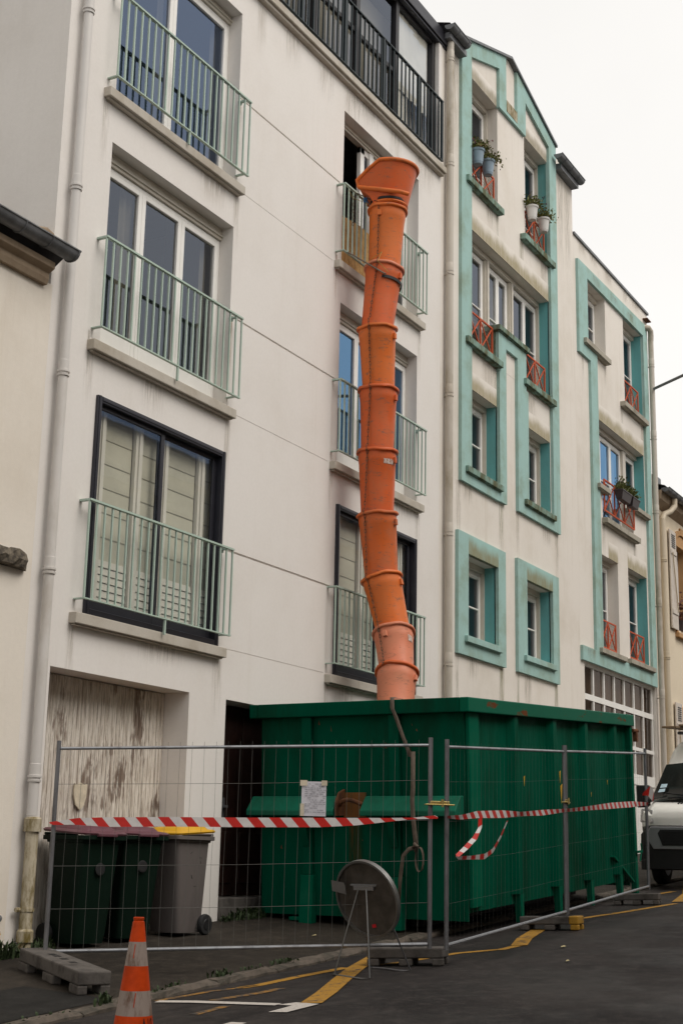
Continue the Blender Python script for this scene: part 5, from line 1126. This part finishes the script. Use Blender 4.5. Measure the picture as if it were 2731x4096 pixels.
tm.materials.clear(); tm.materials.append(MATS['black_ink']); link('stencil_text', tm, ko, (kx, ky, kz))
for a_, z0, z1, mt in ((-18, .97, 1.055, 'rust'), (-2, .68, .765, 'rust')):
    a = phi0 + R(a_); MB().bar((kx + (rad(z0) + .001) * math.cos(a), ky + (rad(z0) + .001) * math.sin(a), z0), (kx + (rad(z1) + .001) * math.cos(a + .09), ky + (rad(z1) + .001) * math.sin(a + .09), z1), .008, .002).build('scuff', 'cone_orange', ko)

# ================================================================== wheeled bins
def rrect(cx, cy, hx, hy, z, r_, k=4):
    pts = []
    for sx, sy_, a0 in ((1, 1, 0), (-1, 1, 90), (-1, -1, 180), (1, -1, 270)):
        for j in range(k + 1):
            a = R(a0 + 90 * j / k); pts.append((cx + sx * (hx - r_) + r_ * math.cos(a), cy + sy_ * (hy - r_) + r_ * math.sin(a), z))
    return pts
def bin_(x, y, yaw, body, lid, label, h=1.04, w_=.50, d_=.60, open_=0.0):
    z0 = gz(x, y); root = empty('wheeled_bin', (x, y, z0), label, 'bin', 'wheeled bins before the garage')
    M_ = Matrix.Translation((x, y, z0)) @ Matrix.Rotation(yaw, 4, 'Z'); N = lambda: MB(M_)
    # local -x is the front, +x the wheeled back
    bd = N(); bd.loft([rrect(.03, 0, .20, .19, 0.03, .05), rrect(.03, 0, .215, .20, .10, .05), rrect(.0, 0, .275, .235, h * .80, .05), rrect(-.005, 0, .285, .24, h * .90, .05), rrect(-.005, 0, .30, .255, h * .905, .05), rrect(-.005, 0, .305, .26, h * .94, .05)])
    bd.build('body', body, root, smooth=True, angle=50)
    N().loft([rrect(-.01, 0, .325, .285, h * .925, .05), rrect(-.01, 0, .33, .29, h * .93, .05), rrect(-.01, 0, .33, .29, h * .965, .05), rrect(-.01, 0, .31, .27, h * .966, .05)]).build('rim', body, root, smooth=True, angle=40)
    ld = N(); tl = .06
    def tilt(ring): return [(px, py, pz + (px + .32) * tl) for px, py, pz in ring]
    ld.loft([tilt(rrect(-.012, 0, .325, .285, h * .968, .05)), tilt(rrect(-.012, 0, .335, .295, h * .985, .05)), tilt(rrect(-.0, 0, .32, .275, h * 1.0, .06)), tilt(rrect(.02, 0, .27, .22, h * 1.005, .06)), tilt(rrect(.02, 0, .24, .19, h * 1.035, .06)), tilt(rrect(.02, 0, .18, .13, h * 1.045, .06))])
    ld = ld.build('lid', lid, root, smooth=True, angle=35)
    N().box(-.375, -.33, -.12, .12, h * .955, h * .985).build('lid_grip', lid, ld, bevel=.008)
    N().tube([(.31, -.2, h * .93), (.37, -.2, h * .98), (.37, .2, h * .98), (.31, .2, h * .93)], .016, 8).build('handle', body, root, smooth=True)
    for s_ in (-1, 1):
        wl = N(); wl.lathe([(.0, -.03), (.06, -.03), (.1, -.028), (.108, -.01), (.108, .01), (.1, .028), (.06, .03), (0, .03)], (.24, s_ * .235, .11), (0, 1, 0), 24)
        wl = wl.build('wheel', 'rubber', root, smooth=True, angle=40); N().lathe([(0, -.036), (.055, -.036), (.06, -.031)], (.24, s_ * .235, .11), (0, 1, 0), 16).build('hub', 'van_black', wl, smooth=True)
    N().tube([(.24, -.2, .11), (.24, .2, .11)], .012, 8).build('axle', 'galvanised_dull', root)
    return root, N
r1, N1 = bin_(11.60, -.14, R(78), 'bin_green', 'lid_maroon', 'dark green wheeled bin with maroon lid beside the rusty downpipe', 1.10)
r2, N2 = bin_(12.22, -.22, R(72), 'bin_green', 'lid_maroon', 'middle dark green wheeled bin with maroon lid', 1.08)
r3, N3 = bin_(12.93, -.33, R(-2), 'bin_grey', 'lid_yellow', 'grey wheeled bin with yellow lid beside the white pier', 1.06)
for rr, NN in ((r1, N1), (r2, N2)):
    NN().lathe([(0, 0), (.06, 0), (.06, .004), (.045, .006), (0, .006)], (-.273, 0, .74), (-1, 0, .06), 18).build('stamped_badge', 'van_black', rr)
for q in range(5):
    u = (-.06, .1, .13, -.02, .04)[q]; z = (.84, .80, .74, .62, .50)[q]; N3().bar((u, -.2345 + (.84 - z) * .045, z), (u + (.03, .05, -.01, .02, .04)[q], -.234 + (.84 - z) * .045, z + (.02, -.004, .03, -.04, .006)[q]), .003, .006, (0, 1, 0)).build('scratch', 'van_black', r3)

# ================================================================== van and timber on its roof
VX, VY, VZ = 22.55, -3.36, gz(22.55, -3.3)
simple('badge_pale', (0.42, 0.55, 0.62), 0.5)
simple('screen_dark', (0.010, 0.011, 0.010), 0.12, spec=0.12)
van = empty('parked_van', (25.2, VY, VZ), 'white panel van with dark windscreen parked beyond the container', 'van')
VM = Matrix.Translation((VX, VY, VZ)) @ Matrix.Rotation(-TH * .95, 4, 'Y'); V = lambda: MB(VM)
def vring(x, zl, zh, hw, tw): return [(x, -hw, zl), (x, hw, zl), (x, hw * 1.0, zl + (zh - zl) * .45), (x, hw - (hw - tw) * .35, zl + (zh - zl) * .8), (x, tw * .96, zh - .05), (x, tw * .86, zh), (x, -tw * .86, zh), (x, -tw * .96, zh - .05), (x, -hw + (hw - tw) * .35, zl + (zh - zl) * .8), (x, -hw, zl + (zh - zl) * .45)]
bd = V(); bd.loft([vring(.02, .96, 1.15, .80, .74), vring(.10, .93, 1.23, .92, .84), vring(.45, .62, 1.31, 1.0, .92), vring(.72, .42, 1.36, 1.02, .93), vring(1.1, .38, 1.66, 1.03, .90), vring(1.45, .36, 1.94, 1.03, .87), vring(1.72, .36, 2.17, 1.03, .87), vring(2.1, .36, 2.31, 1.03, .88), vring(2.6, .36, 2.36, 1.03, .88), vring(5.4, .36, 2.38, 1.03, .88), vring(5.5, .5, 2.3, 1.0, .85)])
bd.build('body', 'van_white', van, smooth=True, angle=38)
# dark glass laid on the sloping front
def slope(x): # roof-line height of the front
    k = [(.72, 1.36), (1.1, 1.66), (1.45, 1.94)]
    for (a, za), (c, zc) in zip(k, k[1:]):
        if x <= c: return za + (zc - za) * (x - a) / (c - a)
ws = V(); vs = []
for x in (.46, .6, .76, .95, 1.1, 1.3, 1.42):
    hw = .95 - (x - .66) * .10; z = slope(x) if x >= .72 else 1.312 + (x - .46) * .19
    for j in range(7): t = j / 6 * 2 - 1; vs.append((x - .045 * (1 - abs(t) ** 2.5) + .02 * abs(t) ** 3, hw * t, z + .035 * (1 - abs(t) ** 3)))
ws.add(vs, [(i * 7 + j, (i + 1) * 7 + j, (i + 1) * 7 + j + 1, i * 7 + j + 1) for i in range(6) for j in range(6)])
ws.build('windscreen', 'screen_dark', van, smooth=True, angle=60)

V().tube([(.52, .6, 1.38), (.54, .1, 1.40), (.58, -.5, 1.42)], .012, 6).tube([(.52, -.1, 1.38), (.70, .68, 1.45)], .01, 6).build('wiper', 'van_black', van)
V().add([(.93, .82, 1.595), (.93, .72, 1.60), (.86, .72, 1.545), (.86, .83, 1.535)], [(0, 1, 2, 3)]).add([(.835, .83, 1.515), (.835, .73, 1.525), (.77, .73, 1.475), (.77, .84, 1.465)], [(0, 1, 2, 3)]).build('parking_sticker', 'badge_pale', van)
for s_ in (-1, 1):
    hl = V(); hl.loft([[(.03, s_ * .70, .99), (.16, s_ * .96, 1.0), (.22, s_ * .96, 1.22), (.12, s_ * .72, 1.21)], [(-.02, s_ * .72, 1.0), (.10, s_ * .95, 1.01), (.17, s_ * .945, 1.205), (.07, s_ * .73, 1.195)]]); hl.build('headlight', 'lamp_clear', van, bevel=.012)
    V().box(.75, .95, s_ * 1.02, s_ * 1.2, 1.22, 1.58).box(.78, .9, s_ * .98, s_ * 1.02, 1.3, 1.36).build('wing_mirror', 'van_black', van, bevel=.03)
    for x in (1.0, 4.6):
        wl = V(); wl.lathe([(0, -.1), (.2, -.1), (.31, -.09), (.335, -.05), (.335, .05), (.31, .09), (.2, .1), (0, .1)], (x, s_ * .90, .33), (0, 1, 0), 28); wl = wl.build('wheel', 'rubber', van, smooth=True, angle=40)
        V().lathe([(0, -.105), (.19, -.105), (.2, -.098)], (x, s_ * .90, .33), (0, s_, 0), 20).build('rim', 'van_silver', wl, smooth=True)
V().loft([vring(-.05, .30, .92, .80, .80), vring(.0, .28, .955, .93, .88), vring(.35, .28, .90, 1.03, 1.0), vring(.68, .28, .66, 1.035, 1.02)]).build('bumper', 'van_black', van, smooth=True, angle=40)
V().prism([(-.74, .945), (.74, .945), (.82, .80), (.70, .60), (-.70, .60), (-.82, .80)], -.075, -.052, 'x').build('grille_surround', 'van_silver', van, bevel=.02)
V().prism([(-.58, .90), (.58, .90), (.62, .84), (.55, .655), (-.55, .655), (-.62, .84)], -.085, -.076, 'x').build('grille', 'van_black', van)
for k in range(5): V().box(-.098, -.086, -.56, .56, .685 + k * .045, .695 + k * .045).build('grille_bar', 'rubber', van)
V().lathe([(0, .0), (.055, 0), (.062, .008), (.075, .012), (.078, 0)], (-.098, 0, .79), (-1, 0, 0), 24).build('badge', 'van_silver', van, smooth=True); V().lathe([(0, .0), (.05, 0)], (-.106, 0, .79), (-1, 0, 0), 24).build('badge_disc', 'badge_blue', van)
for k in range(16): V().prism([(.33, 1.283), (.42, 1.305), (.42, 1.318), (.33, 1.296)], -.3 + k * .045, -.275 + k * .045, 'y').build('vent_slot', 'van_black', van)
for y in (.55, -.55): V().tube([(1.9, y, 2.33), (1.95, y, 2.46), (2.3, y, 2.48), (4.8, y, 2.48), (4.85, y, 2.35)], .03, 8).build('roof_rail', 'galvanised_dull', van, smooth=True)
V().box(1.75, 2.05, -.8, .75, 2.42, 2.47).build('roof_bar', 'galvanised_dull', van, bevel=.015); V().box(4.3, 4.4, -.8, .8, 2.47, 2.50).build('roof_bar', 'galvanised_dull', van, bevel=.015)
for k, (y, z, x0, lb) in enumerate(((.66, 2.52, .95, 'lowest grey plank on the van roof reaching farthest forward'), (.45, 2.555, 1.2, 'middle plank of the stack lying on the van roof'), (.15, 2.59, 1.4, 'topmost plank of the stack lying on the van roof'))):
    o = V().box(x0, 5.0, y - .12, y + .12, z - .016, z + .016).build('timber_plank', 'timber', None, org=VM @ Vector((2.5, y, z)), bevel=.004); tag(o, lb, 'plank', 'planks on the van roof')

# ================================================================== flower pots and planters
def leaves(b, c, n_, sx, sy_, sz, size, up=.3):
    for _ in range(n_):
        p = Vector(c) + Vector((random.gauss(0, sx), random.gauss(0, sy_), abs(random.gauss(0, sz)))); d = Vector((random.gauss(0, 1), random.gauss(0, 1), random.gauss(up, .6))).normalized()
        q = d.cross(Vector((random.random(), random.random(), random.random()))).normalized(); s_ = size * random.uniform(.6, 1.4)
        b.add([p, p + d * s_ * .5 + q * s_ * .28, p + d * s_, p + d * s_ * .5 - q * s_ * .28], [(0, 1, 2, 3)])
def pot(x, z, mat, label, petals):
    y = -.10; root = empty('flower_pot', (x, y, z - .16), label, 'flower pot', 'pots hung on the cross railings')
    MB().lathe([(0, -.15), (.075, -.15), (.08, -.145), (.084, -.11), (.088, -.108), (.112, .10), (.124, .10), (.128, .113), (.128, .14), (.115, .142), (.108, .1), (0, .1)], (x, y, z), n=24).build('pot', mat, root, smooth=True, angle=40)
    g = MB(); leaves(g, (x, y, z + .15), 170, .10, .09, .07, .06); tag(g.build('foliage', ['foliage_a'], root), kind='stuff')
    g = MB(); leaves(g, (x + .05, y - .02, z + .14), 120, .15, .1, .05, .05, .1); tag(g.build('yellowing_leaves', 'foliage_b', root), kind='stuff')
    s_ = MB()
    for _ in range(9):
        p = Vector((x, y, z + .12)); e = p + Vector((random.gauss(.04, .13), random.gauss(-.02, .08), random.uniform(.06, .22)))
        s_.tube([p, p.lerp(e, .6) + Vector((0, 0, .05)), e], .003, 4); leaves(s_, e, 4, .015, .015, .015, .035)
    tag(s_.build('blooms', petals, root), kind='stuff')
    MB().tube([(x - .06, y + .06, z + .11), (x - .06, y + .13, z + .14), (x - .06, y + .16, z + .05)], .006, 5).build('hook', 'galvanised_dull', root)
pot(21.52, 13.90, 'pot_blue', 'blue flower pot with red blooms at the left end of the top railing', 'petal_red'); pot(21.98, 13.90, 'pot_blue', 'blue flower pot with trailing yellow-green leaves, right of its twin', 'petal_dark')
pot(24.14, 13.93, 'pot_white', 'white flower pot on the higher left end of the right-hand top railing', 'petal_dark'); pot(24.76, 13.93, 'pot_white', 'white flower pot with straggling stems at the far end of the top railing', 'petal_dark')
def planter(x0, x1, z, label):
    y = -.19; root = empty('window_box', ((x0 + x1) / 2, y, z - .1), label, 'planter', 'planters on the long cross railing')
    MB().loft([[(x0 + .05, y - .06, z - .1), (x1 - .05, y - .06, z - .1), (x1 - .05, y + .06, z - .1), (x0 + .05, y + .06, z - .1)], [(x0 + .01, y - .1, z + .08), (x1 - .01, y - .1, z + .08), (x1 - .01, y + .1, z + .08), (x0 + .01, y + .1, z + .08)], [(x0, y - .11, z + .08), (x1, y - .11, z + .08), (x1, y + .11, z + .08), (x0, y + .11, z + .08)], [(x0, y - .11, z + .11), (x1, y - .11, z + .11), (x1, y + .11, z + .11), (x0, y + .11, z + .11)]]).build('trough', 'planter_brown', root, bevel=.008)
    g = MB(); 
    for t in range(6): leaves(g, (x0 + .08 + (x1 - x0 - .16) * t / 5, y, z + .12), 70, .05, .05, .10, .06, .8)
    tag(g.build('foliage', 'foliage_a', root), kind='stuff')
planter(28.78, 29.44, 9.36, 'brown window box with bushy green plants, nearer of the two'); planter(29.50, 30.0, 9.36, 'brown window box at the far end of the long railing')
rp = empty('potted_shrub', (34.0, .05, 7.16), 'dark pot with reddish dry plant on the far cream house sill', 'plant')
MB().lathe([(0, 0), (.1, 0), (.14, .25), (.12, .25), (0, .2)], (34.0, .05, 7.16), n=16).build('pot', 'planter_brown', rp, smooth=True)
g = MB(); leaves(g, (34.0, .0, 7.4), 260, .14, .1, .22, .09, .5); tag(g.build('foliage', 'dry_plant', rp), kind='stuff')
# ================================================================== weeds along wall foot and kerb
def weeds(name, spots, mat, label):
    b = MB()
    for (x, y, sx, sy_, n_, h) in spots:
        for _ in range(n_):
            px, py = random.gauss(x, sx), random.gauss(y, sy_); py = min(py, -.02); pz = gz(px, py) + (.02 if -2.45 < py < -2.2 else 0); L = h * random.uniform(.4, 1.2); a = random.uniform(0, 6.28); lean = random.uniform(.1, .9) * L; w_ = random.uniform(.006, .016)
            d = Vector((math.cos(a), math.sin(a), 0)); s_ = Vector((-d.y, d.x, 0)) * w_; p = Vector((px, py, pz - .01)); m_ = p + d * lean * .4 + Vector((0, 0, L * .7)); e = p + d * lean + Vector((0, 0, L))
            b.add([p - s_ * .5, p + s_ * .5, m_ + s_, e, m_ - s_], [(0, 1, 2, 4), (4, 2, 3)])
    o = b.build(name, mat, None, org=(spots[0][0], spots[0][1], gz(spots[0][0], spots[0][1]))); return tag(o, label, 'weeds', None, 'stuff')
weeds('weeds', [(14.75, -.12, .13, .05, 260, .13), (14.45, -.1, .1, .03, 90, .09), (15.1, -.14, .16, .05, 130, .09), (14.3, -.08, .05, .03, 30, .06)], 'foliage_c', 'green weeds growing at the foot of the white pier')
weeds('weeds', [(10.45, -.16, .10, .05, 160, .16), (10.1, -.15, .12, .06, 190, .22), (9.75, -.15, .1, .06, 120, .15), (11.1, -.12, .07, .05, 60, .14), (10.7, -.2, .06, .04, 40, .08)], 'foliage_c', 'tall weeds at the foot of the cream house wall')
weeds('weeds', [(9.28, -2.33, .05, .03, 45, .08), (9.85, -2.28, .16, .04, 40, .04), (10.3, -2.29, .10, .04, 20, .04), (10.95, -2.27, .07, .03, 40, .06), (11.5, -2.28, .12, .04, 20, .04), (12.0, -2.28, .1, .04, 30, .05), (7.9, -2.33, .12, .03, 25, .04), (8.6, -2.34, .2, .03, 20, .04)], 'foliage_c', 'grass tufts sprouting along the worn kerb')
# dead leaves and grit on the road
for i, (x, y, s_) in enumerate(((14.1, -4.25, .06), (9.9, -2.37, .05), (13.0, -4.7, .04), (15.5, -5.2, .05), (16.9, -5.8, .05), (13.9, -1.5, .05))):
    b = MB(); z = gz(x, y) + .012; b.add([(x - s_, y, z), (x, y - s_ * .5, z + .006), (x + s_, y + .01, z + .012), (x + .01, y + s_ * .45, z + .004)], [(0, 1, 2, 3)])
    o = b.build('fallen_leaf', 'leaf_litter', None, org=(x, y, z)); so = o.modifiers.new('t', 'SOLIDIFY'); so.thickness = .002
    tag(o, ('pale dead leaf on the road in front of the fence foot', 'pale dead leaf on the kerb beside the traffic cone', 'small pale scrap on the open road, right of the sign', 'pale scrap out on the road, nearer the frame edge', 'pale scrap on the road farthest to the right', 'pale scrap on the pavement before the entrance')[i], 'leaf', 'dead leaves')
# overhead cable
tag(MB().tube([(31.78, -.15, 12.65), (30.16, -1.31, 12.31), (22.4, -6.85, 10.68), (14.6, -12.45, 9.05)], .035, 8).build('overhead_cable', 'zinc', None, org=(31.75, -.1, 12.75), smooth=True), 'thick grey cable crossing the sky from the far drainpipe', 'cable')
